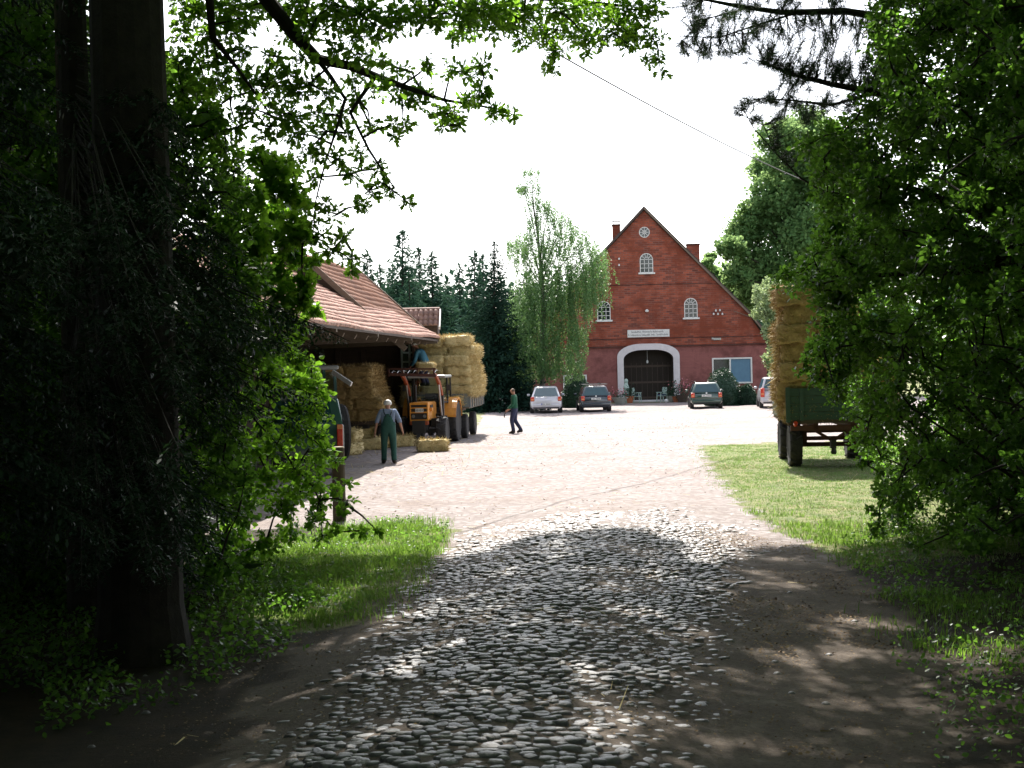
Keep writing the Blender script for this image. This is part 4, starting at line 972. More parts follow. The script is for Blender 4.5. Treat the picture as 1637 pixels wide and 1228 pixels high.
# ------------------------------------------------------------------ right trailer
w0 = G(1271, 746); w1_ = G(1386, 744)
rz2 = -R(6); rc = Vector(((w0.x + w1_.x) / 2, (w0.y + w1_.y) / 2, 0)); rc.z = 0
rt = thing('green_trailer', 'dark green plank sided farm trailer parked on the grass by the hedge', 'trailer', rc, rz2)
hwid = (w1_.x - w0.x) / 2; TWr = 2.12
zb2, zt2 = 1.13, 1.86; L2 = 4.3; y02 = -.95
MB().box((0, y02 + L2 / 2, zb2 - .03), (TWr, L2, .08)).build('deck', 'wood_dark', rt)
for k in range(4): MB().box((0, y02 - .0, zb2 + .1 + k * .185), (TWr - .1, .05, .178)).build('tailboard_plank', 'green_paint', rt)
for sx in (-1, 1):
    for k in range(4): MB().box((sx * TWr / 2, y02 + L2 / 2, zb2 + .1 + k * .185), (.05, L2 - .06, .178)).build('side_plank', 'green_paint', rt)
    MB().box((sx * (TWr / 2 - .0), y02 - .03, (zb2 + zt2) / 2), (.10, .06, zt2 - zb2 + .08)).box((sx * .75, y02 - .045, (zb2 + zt2) / 2), (.09, .03, zt2 - zb2 + .02)).build('board_stake', 'green_paint', rt)
    wheel(rt, (sx * hwid, 0, .52), .52, .30, 'rust', lug=14); wheel(rt, (sx * hwid, 2.7, .52), .52, .30, 'rust', lug=14)
    MB().tube([(sx * .9, y02 - .03, zb2 - .1), (sx * .9, y02 - .1, zb2 - .05)], .05, 10).build('tail_lamp', 'tail_red', rt)
ch = MB(); ch.box((-.42, 1.2, .98), (.1, L2 - .1, .16)); ch.box((.42, 1.2, .98), (.1, L2 - .1, .16)); ch.box((0, y02 + .1, .95), (2.0, .1, .12)); ch.box((0, -.05, .83), (1.9, .12, .06)); ch.box((0, 0, .52), (1.7, .1, .1)); ch.box((0, 2.7, .52), (1.7, .1, .1))
ch.beam((-.45, -.4, .9), (0, -.45, .62), .06, .07); ch.beam((.45, -.4, .9), (0, -.45, .62), .06, .07); ch.box((-.62, 0, .72), (.1, .5, .3)); ch.box((.62, 0, .72), (.1, .5, .3)); ch.build('chassis', 'rust', rt)
MB().box((0, -.5, .55), (.12, .3, .2)).lathe((0, -.62, .42), [(.05, -.1), (.07, -.05), (.04, .06)], 'Z', 8).build('tow_hitch', 'black', rt)
mr = Matrix.Rotation(rz2, 3, 'Z')
def rpt(x, y, z): return rc + mr @ Vector((x, y, z))
xl = -1.25
for tier in range(7):
    xo = (.13, -.02, .05, .10, .0, .16, .0)[tier]
    for i in range(2 if tier > 2 else 3):
        for j in range(3 if tier < 6 else 2):
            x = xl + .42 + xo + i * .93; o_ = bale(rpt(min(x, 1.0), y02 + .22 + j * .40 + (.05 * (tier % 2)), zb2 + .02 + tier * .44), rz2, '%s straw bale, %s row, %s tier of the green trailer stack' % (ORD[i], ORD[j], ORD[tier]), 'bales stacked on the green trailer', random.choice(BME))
# straw hanging down the left of the stack
hs = []; P_ = np.array([rpt(xl + .05 + rng.random() * .1 - .1 * rng.random(), y02 + .2 + rng.random() * .9, zb2 + .2 + rng.random() * 2.0)[:] for _ in range(700)])
tag(npmesh('hanging_straw', *leaves(P_, rng.uniform(.08, .3, 700), tpl_strip(.03), D=np.tile((-1.2, 0, -1.0), (700, 1)), up=.2, rnd=1.5), 'straw'), 'loose pale straw hanging from the left edge of the green trailer stack', 'straw', kind='stuff')
# ------------------------------------------------------------------ cars (local: rear bumper at y=0, +y forward)
def smooth_poly(pts): return pts
def car(name, label, loc, rz, paint, W=1.72, H=1.45, Lc=4.3, kind='estate', rails=False, plate_blue=False, rack=False, badge=True):
    c = thing(name, label, 'car', loc, rz, 'cars parked in front of the farmhouse'); hw = W / 2
    belt = H * .62; zb = .24
    b = MB(); ys = [0.0, .06, .25, .8, 1.5, 2.4, 3.2, 3.8, Lc - .12, Lc]; tops = [.72, .80, belt, belt, belt, belt - .02, belt - .06, belt - .14, .62, .52]
    if kind == 'sedan': tops[1] = .86; tops[2] = belt + .01
    wf = [.86, .95, .985, 1, 1, 1, .99, .96, .88, .78]
    rings = []
    for y, zt_, k in zip(ys, tops, wf):
        w_ = hw * k; bt = zb + (.10 if y < .03 or y > Lc - .05 else 0)
        rings.append([(-w_ * .86, y, bt), (-w_ * .98, y, bt + .12), (-w_, y, zt_ * .62), (-w_ * .96, y, zt_ - .05), (-w_ * .90, y, zt_), (0, y, zt_ + .02), (w_ * .90, y, zt_), (w_ * .96, y, zt_ - .05), (w_, y, zt_ * .62), (w_ * .98, y, bt + .12), (w_ * .86, y, bt)])
    vs = [v for r_ in rings for v in r_]; m_ = 11; fs = []
    for i in range(len(ys) - 1):
        for k in range(m_): fs.append((i * m_ + k, i * m_ + (k + 1) % m_, (i + 1) * m_ + (k + 1) % m_, (i + 1) * m_ + k))
    fs += [tuple(range(m_)), tuple((len(ys) - 1) * m_ + k for k in range(m_))]
    b.add(vs, fs); b.build('body', paint, c, smooth=True, bevel=.025)
    # greenhouse
    yr0, yr1 = (.10, .42) if kind == 'estate' else ((.12, .30) if kind == 'van' else (.55, 1.15))
    yf0, yf1 = 3.15, 2.45
    if kind == 'van': yf0, yf1 = 3.3, 2.5
    g = MB(); gb = belt - .01; tw = hw * .70
    L_ = [(yr0, hw * .90, gb), (yr0 + (yr1 - yr0) * .5, hw * .84, gb + (H - gb) * .5), (yr1, tw + .03, H - .05)]
    base = [(-hw * .9, yr0, gb), (hw * .9, yr0, gb), (hw * .9, yf0, gb - .03), (-hw * .9, yf0, gb - .03)]
    top = [(-tw, yr1, H - .06), (tw, yr1, H - .06), (tw, yf1, H - .04), (-tw, yf1, H - .04)]
    top2 = [(-tw * .86, yr1 + .12, H), (tw * .86, yr1 + .12, H), (tw * .86, yf1 - .15, H), (-tw * .86, yf1 - .15, H)]
    g.add(base + top + top2, [(0, 1, 5, 4), (1, 2, 6, 5), (2, 3, 7, 6), (3, 0, 4, 7), (4, 5, 9, 8), (5, 6, 10, 9), (6, 7, 11, 10), (7, 4, 8, 11), (8, 9, 10, 11)])
    g.build('roof', paint, c, smooth=True, bevel=.03)
    def pane(corners, nm, off, mat='car_glass'):
        P = [Vector(p) for p in corners]; n = (P[1] - P[0]).cross(P[3] - P[0]).normalized(); cc = sum(P, Vector()) / 4
        if n.dot(cc - Vector((0, 1.8, .9))) < 0: n = -n
        q = [cc + (p - cc) * .86 + n * off for p in P]; back = [p - n * .02 for p in q]
        return MB().add(q + back, [(0, 1, 2, 3), (0, 4, 5, 1), (1, 5, 6, 2), (2, 6, 7, 3), (3, 7, 4, 0)]).build(nm, mat, c)
    pane([base[0], base[1], top[1], top[0]], 'rear_window', .012)
    pane([base[3], base[2], top[2], top[3]], 'windscreen', .012)
    for sx, (a, b_, d_, e_) in ((1, (base[1], base[2], top[2], top[1])), (-1, (base[0], base[3], top[3], top[0]))):
        A0, B0, D0, E0_ = Vector(a), Vector(b_), Vector(d_), Vector(e_)
        for t0, t1 in ((.02, .30), (.33, .64), (.67, .98)):
            pane([A0.lerp(B0, t0), A0.lerp(B0, t1), E0_.lerp(D0, t1), E0_.lerp(D0, t0)], 'side_window', .010)
    # bumper, lights, plate
    MB().box((0, .0, .42), (W * .90, .14, .20)).build('bumper', paint, c, smooth=True, bevel=.05, seg=3)
    MB().box((0, .01, .31), (W * .80, .10, .08)).build('bumper_trim', 'black', c, bevel=.02)
    for sx in (-1, 1):
        z0, z1 = {'estate': (.62, .88), 'sedan': (.66, .90), 'van': (.60, 1.10)}[kind]
        x = sx * (hw * .84); tl_ = MB().box((x, .03, (z0 + z1) / 2), (.20 if kind != 'van' else .22, .14, z1 - z0)).build('tail_light', 'tail_red', c, smooth=True, bevel=.03)
        MB().box((x, -.035, z0 + (z1 - z0) * .35), (.15, .02, .06)).build('indicator', 'tail_amber', tl_)
    zp = .56 if kind == 'sedan' else .72
    if kind == 'sedan': zp = .50
    yp = -.078 if kind == 'sedan' else -.005
    pl = MB().box((0, yp - .01, zp), (.52, .02, .11)).build('number_plate', 'plate', c)
    q = MB()
    for k in range(7):
        if k != 2: q.box((-.17 + k * .06, yp - .023, zp), (.03, .006, .06))
    q.build('plate_marks', 'sign_text', pl)
    if plate_blue: MB().box((-.235, yp - .0225, zp), (.045, .006, .10)).build('plate_band', 'plate_blue', pl)
    if badge: MB().lathe((0, .045 if kind != 'sedan' else .03, .86 if kind != 'van' else .88), [(.045, -.02), (.05, 0), (.04, .01)], 'Y', 12).build('badge', 'ceramic', c)
    for sx in (-1, 1):
        for yy in (.80, Lc - .85):
            t_ = MB().lathe((sx * (hw - .10), yy, .31), [(.18, -.10), (.29, -.11), (.31, -.07), (.31, .07), (.29, .11), (.18, .11)], 'X', 22).build('wheel', 'tyre', c)
            MB().lathe((sx * (hw - .085), yy, .31), [(.03, -.08), (.19, -.08), (.19, .09), (.05, .10)], 'X', 16).build('rim', 'metal', t_)
        MB().box((sx * (hw + .09), 2.85, belt + .06), (.17, .10, .13)).build('wing_mirror', paint, c, smooth=True, bevel=.04)
        if rails: MB().tube([(sx * tw * .92, yr1 + .1, H - .02), (sx * tw * .92, yr1 + .2, H + .05), (sx * tw * .92, yf1 - .3, H + .05), (sx * tw * .92, yf1 - .2, H - .02)], .018, 6).build('roof_rail', 'black', c)
    if rack:
        for yy in (yr1 + .35, yf1 - .5): MB().box((0, yy, H + .08), (tw * 2.3, .06, .035)).build('roof_bar', 'metal', c)
        MB().box((-.35, (yr1 + yf1) / 2, H + .12), (.05, 1.5, .04)).box((.3, (yr1 + yf1) / 2, H + .12), (.05, 1.5, .04)).build('roof_carrier', 'black', c)
    return c
def gl2(px, py): p = G(px, py); return (p.x, p.y, 0)
car('saloon_car', 'silver saloon car with red tail lights parked left of the round dark bush', gl2(873.5, 661), R(-1), 'silver', 1.74, 1.44, 4.4, 'sedan', plate_blue=True)
car('estate_car', 'dark navy estate car with roof rack parked between the left round bush and the doorway', gl2(953.5, 659), R(1), 'car_navy', 1.70, 1.42, 4.3, 'estate', rack=True)
car('estate_car', 'dark green estate car with bright red tail lights before the right round bush', gl2(1130, 653.5), R(-5), 'car_green', 1.78, 1.44, 4.4, 'estate', rails=True)
car('family_van', 'silver people carrier partly hidden behind the straw stack at the right', gl2(1242, 652.5), R(-7), 'silver', 1.78, 1.66, 4.3, 'van', badge=True)
# ------------------------------------------------------------------ people
def person(label, loc, rz, J, edges, radii, cloth, hair, faces=1):
    root = thing('person', label, 'person', loc, rz)
    names = list(J); idx = {n: i for i, n in enumerate(names)}
    me = bpy.data.meshes.new('body'); me.from_pydata([J[n] for n in names], [(idx[a], idx[b]) for a, b in edges], [])
    o = bpy.data.objects.new('tmp', me); col.objects.link(o)
    md = o.modifiers.new('s', 'SKIN'); sv = me.skin_vertices[0].data
    for n in names: r_ = radii[n]; sv[idx[n]].radius = r_ if isinstance(r_, tuple) else (r_, r_)
    for n in names: sv[idx[n]].use_root = (n == 'pelvis')
    md2 = o.modifiers.new('d', 'SUBSURF'); md2.levels = 2; md2.render_levels = 2
    dg = bpy.context.evaluated_depsgraph_get(); dg.update(); ev = o.evaluated_get(dg)
    bme = bpy.data.meshes.new_from_object(ev); bpy.data.objects.remove(o)
    bme.name = 'body'; bme.materials.clear(); bme.materials.append(MT['skin']); bme.polygons.foreach_set('use_smooth', [True] * len(bme.polygons))
    ob = bpy.data.objects.new('body', bme); col.objects.link(ob); ob.parent = root
    co = [v.co.copy() for v in bme.vertices]; no = [v.normal.copy() for v in bme.vertices]
    for nm, mat, off, pred in cloth + [hair]:
        fcs = [tuple(p.vertices) for p in bme.polygons if pred(p.center)]
        if not fcs: continue
        u = sorted({i for f in fcs for i in f}); mp = {i: k for k, i in enumerate(u)}
        m2 = bpy.data.meshes.new(nm); m2.from_pydata([co[i] + no[i] * off for i in u], [], [tuple(mp[i] for i in f) for f in fcs])
        m2.materials.append(MT[mat]); m2.polygons.foreach_set('use_smooth', [True] * len(m2.polygons))
        c_ = bpy.data.objects.new(nm, m2); col.objects.link(c_); c_.parent = root
        sdm = c_.modifiers.new('solid', 'SOLIDIFY'); sdm.thickness = .008; sdm.offset = 1
    return root, ob
def hand(J, E, Rd, s, wx, wy, wz, d=(0, 0, -1), sx=1, curl=.012, fwd=(0, 1, 0)):
    d = Vector(d).normalized(); f = Vector(fwd); p = Vector((wx, wy, wz))
    J[s + 'palm'] = tuple(p + d * .07); Rd[s + 'palm'] = (.034, .022); E.append((s + 'wr', s + 'palm'))
    for k, (o_, l_) in enumerate(((-.026, .068), (-.009, .078), (.009, .074), (.026, .058))):
        a = p + d * .105 + f * o_; b_ = a + d * l_ * .55 + Vector((-sx * curl, 0, 0)); c_ = b_ + d * l_ * .4 + Vector((-sx * curl * 1.8, 0, 0))
        for q, v, r_ in (('a', a, .011), ('b', b_, .0095), ('c', c_, .008)): J[s + 'f%d%s' % (k, q)] = tuple(v); Rd[s + 'f%d%s' % (k, q)] = r_
        E += [(s + 'palm', s + 'f%da' % k), (s + 'f%da' % k, s + 'f%db' % k), (s + 'f%db' % k, s + 'f%dc' % k)]
    a = p + d * .04 + f * .035; b_ = a + d * .04 + f * .018
    J[s + 't1'] = tuple(a); J[s + 't2'] = tuple(b_); Rd[s + 't1'] = .012; Rd[s + 't2'] = .009; E += [(s + 'palm', s + 't1'), (s + 't1', s + 't2')]
def body(lf, rf_, lk, rk_, le_, re_, lw, rw, lean=(0, 0), head=(0, 0), sc=1.0, hd=(0, 0, -1), crouch=0, foot=(0, 1)):
    bx_, by_ = lean; J = {}; Rd = {}
    def P(n, p, r_): J[n] = p; Rd[n] = r_
    ph = .93 - crouch
    P('pelvis', (0, 0, ph), (.155, .12)); P('waist', (bx_ * .3, by_ * .3, ph + .15), (.145, .115)); P('chest', (bx_ * .7, by_ * .7, ph + .36), (.165, .125))
    P('neckb', (bx_, by_, ph + .50), (.085, .075)); P('neck', (bx_ + head[0] * .3, by_ + head[1] * .3, ph + .57), .055)
    P('jaw', (bx_ + head[0] * .6, by_ + head[1] * .6 + .01, ph + .62), (.065, .075)); P('skull', (bx_ + head[0], by_ + head[1], ph + .71), (.076, .092)); P('crown', (bx_ + head[0], by_ + head[1] - .01, ph + .775), (.05, .06))
    P('nose', (bx_ + head[0] * .9, by_ + head[1] * .9 + .112, ph + .665), .012)
    P('ear0', (bx_ + head[0] * .9 - .088, by_ + head[1] * .9, ph + .68), .014); P('ear1', (bx_ + head[0] * .9 + .088, by_ + head[1] * .9, ph + .68), .014)
    E = [('pelvis', 'waist'), ('waist', 'chest'), ('chest', 'neckb'), ('neckb', 'neck'), ('neck', 'jaw'), ('jaw', 'skull'), ('skull', 'crown'), ('skull', 'nose'), ('skull', 'ear0'), ('skull', 'ear1')]
    for s, sx, f_, k_, e_, w_ in (('l', -1, lf, lk, le_, lw), ('r', 1, rf_, rk_, re_, rw)):
        P(s + 'hip', (sx * .10, 0, ph - .06), .095); P(s + 'kn', k_, .062); P(s + 'ank', f_, .045)
        P(s + 'heel', (f_[0], f_[1] - .03 * foot[1], max(f_[2] - .06, .03)), .035); P(s + 'toe', (f_[0] + foot[0] * .17 + sx * .03, f_[1] + foot[1] * .17, max(f_[2] - .075, .025)), (.036, .025))
        P(s + 'sh', (bx_ * .9 + sx * .185, by_ * .9, ph + .47), .062); P(s + 'el', e_, .044); P(s + 'wr', w_, .03)
        E += [('pelvis', s + 'hip'), (s + 'hip', s + 'kn'), (s + 'kn', s + 'ank'), (s + 'ank', s + 'heel'), (s + 'ank', s + 'toe'), ('chest', s + 'sh'), (s + 'sh', s + 'el'), (s + 'el', s + 'wr')]
        dd = Vector(w_) - Vector(e_); hand(J, E, Rd, s, *w_, d=dd, sx=sx, fwd=(0, 1, 0))
    return J, E, Rd
# old man walking away from the camera
J, E, Rd = body(lf=(-.13, .0, .075), rf_=(.14, -.10, .085), lk=(-.12, .04, .50), rk_=(.13, .02, .49), le_=(-.30, -.04, 1.13), re_=(.31, -.02, 1.13), lw=(-.35, .02, .88), rw=(.37, .08, .89), lean=(0, .03), head=(0, .02))
for k in ('pelvis',): Rd[k] = (.175, .14)
Rd['waist'] = (.17, .14); Rd['chest'] = (.185, .13)
g = G(622, 741)
armx = lambda c: abs(c.x) > .235 - max(0, (c.z - 1.15)) * .28
pm, bo = person('man with white hair seen from behind in blue shirt and green bib overalls walking away', (g.x, g.y, 0), R(3), J, E, Rd, [
    ('shirt', 'shirt', .010, lambda c: c.z > 1.0 and c.z < 1.46 and (abs(c.x) < .22 or c.z > 1.10)),
    ('overalls', 'overall', .020, lambda c: .10 < c.z < 1.08 and abs(c.x) < .235 or (1.08 <= c.z < 1.30 and abs(c.x) < .17 - (c.z - 1.08) * .55)),
    ('shoes', 'shoe', .012, lambda c: c.z <= .11)],
    ('hair', 'hair_white', .014, lambda c: c.z > 1.575 and c.y < .09 - max(0, 1.66 - c.z) * .9))
sp_ = MB()
for sx in (-1, 1): sp_.tube([(sx * .045, -.125, 1.26), (sx * .10, -.115, 1.38), (sx * .115, -.02, 1.475), (sx * .10, .12, 1.36)], .014, 6)
sp_.build('braces', 'strap', pm)
# man in profile walking to the left
J, E, Rd = body(lf=(-.09, .02, .075), rf_=(.09, -.24, .12), lk=(-.10, .09, .50), rk_=(.10, .0, .49), le_=(-.22, -.02, 1.14), re_=(.23, -.02, 1.14), lw=(-.20, .19, .93), rw=(.20, .19, .95), lean=(0, .0), head=(0, .05))
g = G(823, 693)
p2, _ = person('man in green jumper and dark blue trousers walking left across the yard in profile', (g.x, g.y, 0), R(78), J, E, Rd, [
    ('jumper', 'sweater', .014, lambda c: .95 < c.z < 1.47),
    ('trousers', 'trouser', .014, lambda c: .12 < c.z <= .97 and not (c.y > .12 and c.z > .78)),
    ('shoes', 'shoe', .012, lambda c: c.z <= .13)],
    ('hair', 'hair_brown', .012, lambda c: c.z > 1.60 and (c.y < .05 or c.z > 1.69)))
tool = MB(); tool.tube([(-.19, .30, .80), (-.17, .36, .73), (-.12, .36, .62)], .02, 6); tag(tool.build('hand_tool', 'black', None, loc=(g.x, g.y, 0)), 'small dark tool held by the man in the green jumper', 'tool').rotation_euler = (0, 0, R(78))
# man on the load, bending forward
J, E, Rd = body(lf=(-.12, .02, .075), rf_=(.12, .02, .075), lk=(-.12, .20, .40), rk_=(.12, .20, .40), le_=(-.30, .30, .88), re_=(.30, .30, .88), lw=(-.22, .50, .72), rw=(.22, .50, .72), lean=(0, .30), head=(0, .20), crouch=.18)
c_ = A(677, 566, 50.2)
pt3, _ = person('man in blue top with white cap bending over on top of the straw load', (c_.x + .1, c_.y, c_.z - 1.12), R(62), J, E, Rd, [
    ('top', 'teal_shirt', .02, lambda c: .72 < c.z < 1.29 and c.y < .55),
    ('trousers', 'trouser', .014, lambda c: .10 < c.z <= .76 and abs(c.y) < .34),
    ('shoes', 'shoe', .012, lambda c: c.z <= .11)],
    ('cap', 'white_paint', .02, lambda c: c.z > 1.44))
# ------------------------------------------------------------------ post, van, green tractor cab at left
g = G(543, 832)
po = thing('wooden_post', 'short round weathered wooden post at the corner of the left verge', 'post', (g.x, g.y, 0))
MB().tube([(0, 0, -.1), (0, 0, .5), (.0, 0, 1.22)], [.115, .11, .108], 14).build('shaft', 'post_wood', po); MB().lathe((0, 0, 1.22), [(.108, .0), (.10, .018), (.05, .022)], n=14).build('cut_top', 'post_top', po)
# green van rear corner
Yv = 34.0; xr = A(551, 700, Yv).x
vn = thing('green_van', 'dark green van with tall red tail light seen between the leaves beside the wooden post', 'van', (xr - .90, Yv, 0), R(8))
vb = MB(); prof = [(0, .35), (0, .95), (.10, 1.28), (.30, 1.86), (2.6, 1.90), (3.3, 1.35), (4.3, 1.15), (4.4, .40)]
vs = []
for (y_, z_) in prof:
    tap = .88 if z_ < 1.3 else .88 - (z_ - 1.3) * .22
    vs += [(-tap, y_, z_), (tap, y_, z_)]
n = len(prof); fs = [(2 * i, 2 * i + 1, 2 * ((i + 1) % n) + 1, 2 * ((i + 1) % n)) for i in range(n)] + [tuple(2 * i for i in range(n)), tuple(2 * i + 1 for i in reversed(range(n)))]
vb.add(vs, fs); vb.build('body', 'van_green', vn, bevel=.05)
MB().box((.80, -.02, .78), (.16, .10, .9)).build('corner_panel', 'van_grey', vn, bevel=.03)
MB().box((.78, -.075, .98), (.14, .06, .52)).build('tail_light', 'tail_red', vn, bevel=.02); MB().box((.78, -.11, 1.18), (.12, .02, .10)).build('indicator', 'tail_amber', vn)
MB().add([(-.62, .10, 1.30), (.62, .10, 1.30), (.55, .27, 1.80), (-.55, .27, 1.80)], [(0, 1, 2, 3)]).build('rear_window', 'car_glass', vn)
MB().add([(.892, .35, 1.32), (.892, 2.4, 1.32), (.80, 2.3, 1.78), (.80, .45, 1.78)], [(0, 1, 2, 3)]).build('side_window', 'car_glass', vn)
MB().box((0, -.05, .42), (1.7, .16, .18)).build('bumper', 'black', vn, bevel=.03); MB().box((0, .25, 1.885), (1.35, .25, .03)).build('roof_edge', 'van_grey', vn)
for sx in (-1, 1):
    for yy in (.9, 3.5): MB().lathe((sx * .78, yy, .33), [(.18, -.1), (.33, -.1), (.33, .1), (.18, .1)], 'X').build('wheel', 'tyre', vn)
MB().tube([(-.1, .24, 1.9), (-.1, .24, 2.2)], .015, 6).tube([(-.28, .24, 2.08), (.05, .24, 2.08)], .015, 6).build('aerial_bar', 'metal', vn)
Yt = 39.0; xt = A(500, 640, Yt).x
gt = thing('green_tractor', 'green tractor cab with pale grey roof half hidden behind the left leaves', 'tractor', (xt, Yt, 0), R(20))
MB().box((0, .75, 2.62), (1.5, 1.6, .12)).build('cab_roof', 'van_grey', gt, bevel=.05)
q = MB()
for sx in (-1, 1):
    for yy in (.02, 1.4): q.beam((sx * .66, yy, 1.0), (sx * .64, yy + .05, 2.6), .08, .08)
q.box((0, 0, 1.25), (1.34, .08, .5)).beam((-.66, .02, 1.3), (-.66, 1.4, 1.3), .08, .08).beam((.66, .02, 1.3), (.66, 1.4, 1.3), .08, .08).build('cab_frame', 'van_green', gt); MB().box((0, 1.9, 1.1), (.8, 2.6, .8)).build('bonnet', 'van_green', gt, bevel=.06)
MB().box((0, .04, 2.0), (1.2, .02, 1.0)).build('rear_window', 'clear_glass', gt)
for sx in (-1, 1): wheel(gt, (sx * .8, .5, .8), .8, .42); wheel(gt, (sx * .7, 3.0, .5), .5, .3)
MB().beam((.55, -.1, 2.50), (.95, -.6, 2.15), .06, .12).build('work_lamp_bar', 'white_paint', gt)
# ------------------------------------------------------------------ things at the doorway
def dpt(px, py, Y): p = A(px, py, Y); return p
def gp(px, Y): return (A(px, 640, Y).x, Y, 0)
def pot(nm, label, loc, mat, r0, r1, h, lm, n, spread, hh, group=None):
    t_ = thing(nm, label, 'plant pot', loc, 0, group); MB().lathe((0, 0, 0), [(r0, 0), (r1, h), (r1 * 1.08, h), (r1 * 1.08, h + .03), (r1 * .85, h + .03), (r1 * .8, h - .03)], n=16).build('pot', mat, t_)
    P = rng.normal(size=(n, 3)) * np.array((spread, spread, hh)) + np.array((0, 0, h + hh * 1.3)); npmesh('plant', *leaves(P, rng.uniform(.05, .12, n), OVATE, up=.6), lm, t_)
    return t_
Yd = 93.6
pt_ = pot('flower_pot', 'terracotta pot of dark foliage at the left foot of the doorway', gp(1007, Yd), 'terracotta', .17, .27, .42, 'topiary', 260, .22, .2)
t_ = pot('stone_trough', 'pale stone bowl with red flowers beside the navy estate car', gp(991, 90.5), 'stone_pot', .25, .50, .42, 'topiary', 260, .35, .14)
P = rng.normal(size=(60, 3)) * np.array((.35, .25, .12)) + np.array((-.1, 0, .75)); npmesh('flowers', *leaves(P, .10, OVATE, up=1), 'flower', t_)
t_ = pot('stone_bowl', 'grey round bowl planter at the right foot of the doorway', gp(1074, Yd), 'stone_pot', .18, .34, .38, 'topiary', 200, .25, .18)
t_ = pot('flower_tub', 'tub of pink flowers beside the dark green estate car', gp(1091, 92.5), 'wood_dark', .25, .40, .45, 'topiary', 420, .42, .28)
P = rng.normal(size=(90, 3)) * np.array((.35, .25, .18)) + np.array((.1, 0, 1.1)); npmesh('flowers', *leaves(P, .12, OVATE, up=1), 'flower', t_)
t_ = pot('shrub_tub', 'dark leafy tub plant between the stone bowl and the pink flowers', gp(1082, 93.2), 'terracotta', .2, .3, .35, 'topiary', 420, .35, .3)
def chair(label, loc, rz, mat, group=None, cushion=None, sc=1, tip=0):
    t_ = thing('garden_chair', label, 'garden chair', loc, rz, group); t_.scale = (sc,) * 3; t_.rotation_euler = (tip, 0, rz)
    for sx in (-1, 1):
        MB().beam((sx * .25, -.25, 0), (sx * .23, -.2, .64), .05, .05).build('leg', mat, t_); MB().beam((sx * .25, .27, 0), (sx * .24, .22, .95), .05, .05).build('leg', mat, t_)
        MB().box((sx * .25, -.0, .65), (.07, .52, .04)).build('armrest', mat, t_)
    MB().box((0, 0, .42), (.5, .48, .04)).build('seat', mat, t_)
    s_ = MB()
    for k in range(5): s_.box((-.18 + k * .09, .235, .70), (.05, .03, .46))
    s_.box((0, .24, .95), (.5, .04, .07)).build('backrest', mat, t_)
    if cushion: MB().box((0, 0, .48), (.46, .44, .09)).build('cushion', cushion, t_, bevel=.03)
    return t_
chair('pale garden chair with blue cushion standing left inside the doorway', gp(1018, 94.2), R(70), 'chair_green', cushion='blue_cloth')
chair('pale green folding chair with dark cushion standing right inside the doorway', gp(1058, 94.2), R(-65), 'chair_green', cushion='blue_cloth')
fg = thing('garden_figure', 'small white garden figure behind the left doorway chair', 'figure', gp(1001.5, 94.6)); MB().lathe((0, 0, 0), [(.16, 0), (.2, .3), (.14, .75), (.2, 1.0), (.12, 1.25), (.10, 1.32), (.14, 1.42), (.11, 1.55), (.03, 1.6)], n=14).build('figure_body', 'chair_green', fg)
bl = thing('white_ball', 'small white ball on the ground right of the doorway', 'ball', gp(1065, 92.8)); MB().lathe((0, 0, .12), [(.02, -.12), (.085, -.085), (.12, 0), (.085, .085), (.02, .12)], n=14).build('shell', 'white_paint', bl, smooth=True)
stp = MB().box((A(1037, 641, 95.4).x, 95.4, .06), (4.4, 1.3, .12)); tag(stp.build('door_step', 'stucco_white', bevel=.02), 'low pale stone step across the arched doorway', 'step')
stp.f = stp.f
chair('white garden chair on the lawn left of the man in the green jumper', gl2(805, 658), R(40), 'white_plastic', sc=1.15)
cv = thing('covered_trailer', 'pale rounded cover of a parked trailer behind the man in the green jumper', 'trailer', gl2(832, 652), R(0)); 
MB().prism([(-.85, 1.45), (-.7, 1.75), (-.3, 1.95), (.3, 1.98), (.75, 1.8), (.9, 1.45)], 0, 1.8).build('cover', 'tarp', cv, bevel=.05); MB().box((0, .9, .9), (1.6, 1.7, 1.05)).build('box', 'black', cv, bevel=.03)
for sx in (-1, 1): MB().lathe((sx * .75, .9, .3), [(.1, -.1), (.3, -.1), (.3, .1), (.1, .1)], 'X').build('wheel', 'tyre', cv)
# overhead cable
c0, c1 = A(700, -25, 30), A(1340, 310, 72)
pts = []
for k in range(25):
    t_ = k / 24; p = c0.lerp(c1, t_); p.z -= 1.0 * 4 * t_ * (1 - t_) * .35; pts.append(p)
tag(MB().tube(pts, .023, 5).build('overhead_cable', 'cable'), 'thin dark overhead cable crossing the sky towards the right hand trees', 'cable')
# wire fence inside the right hand hedge
fnc = thing('wire_fence', 'old dark timber and wire fence half buried in the right hand hedge', 'fence', gl2(1445, 845))
fo = Vector(fnc.location); fe = Vector((9.6, 13.2, 0)); fpts = [fo.lerp(fe, k / 4) for k in range(5)]
for k, p in enumerate(fpts): MB().tube([(p.x - fo.x, p.y - fo.y, -.05), (p.x - fo.x + random.uniform(-.04, .04), p.y - fo.y, 1.25)], .055, 9).build('post', 'post_wood', fnc)
MB().beam((0, 0, 1.12), (fe.x - fo.x, fe.y - fo.y, 1.05), .07, .10).build('rail', 'post_wood', fnc)
wr_ = MB()
for z_ in (.2, .4, .6, .8, .95): wr_.tube([(0, .06, z_), (fe.x - fo.x, fe.y - fo.y + .06, z_ - .03)], .003, 4)
for k in range(60): p = fo.lerp(fe, k / 59) - fo; wr_.tube([(p.x, p.y + .06, .15), (p.x, p.y + .06, .97)], .002, 4)
wr_.build('wire_mesh', 'wire', fnc)
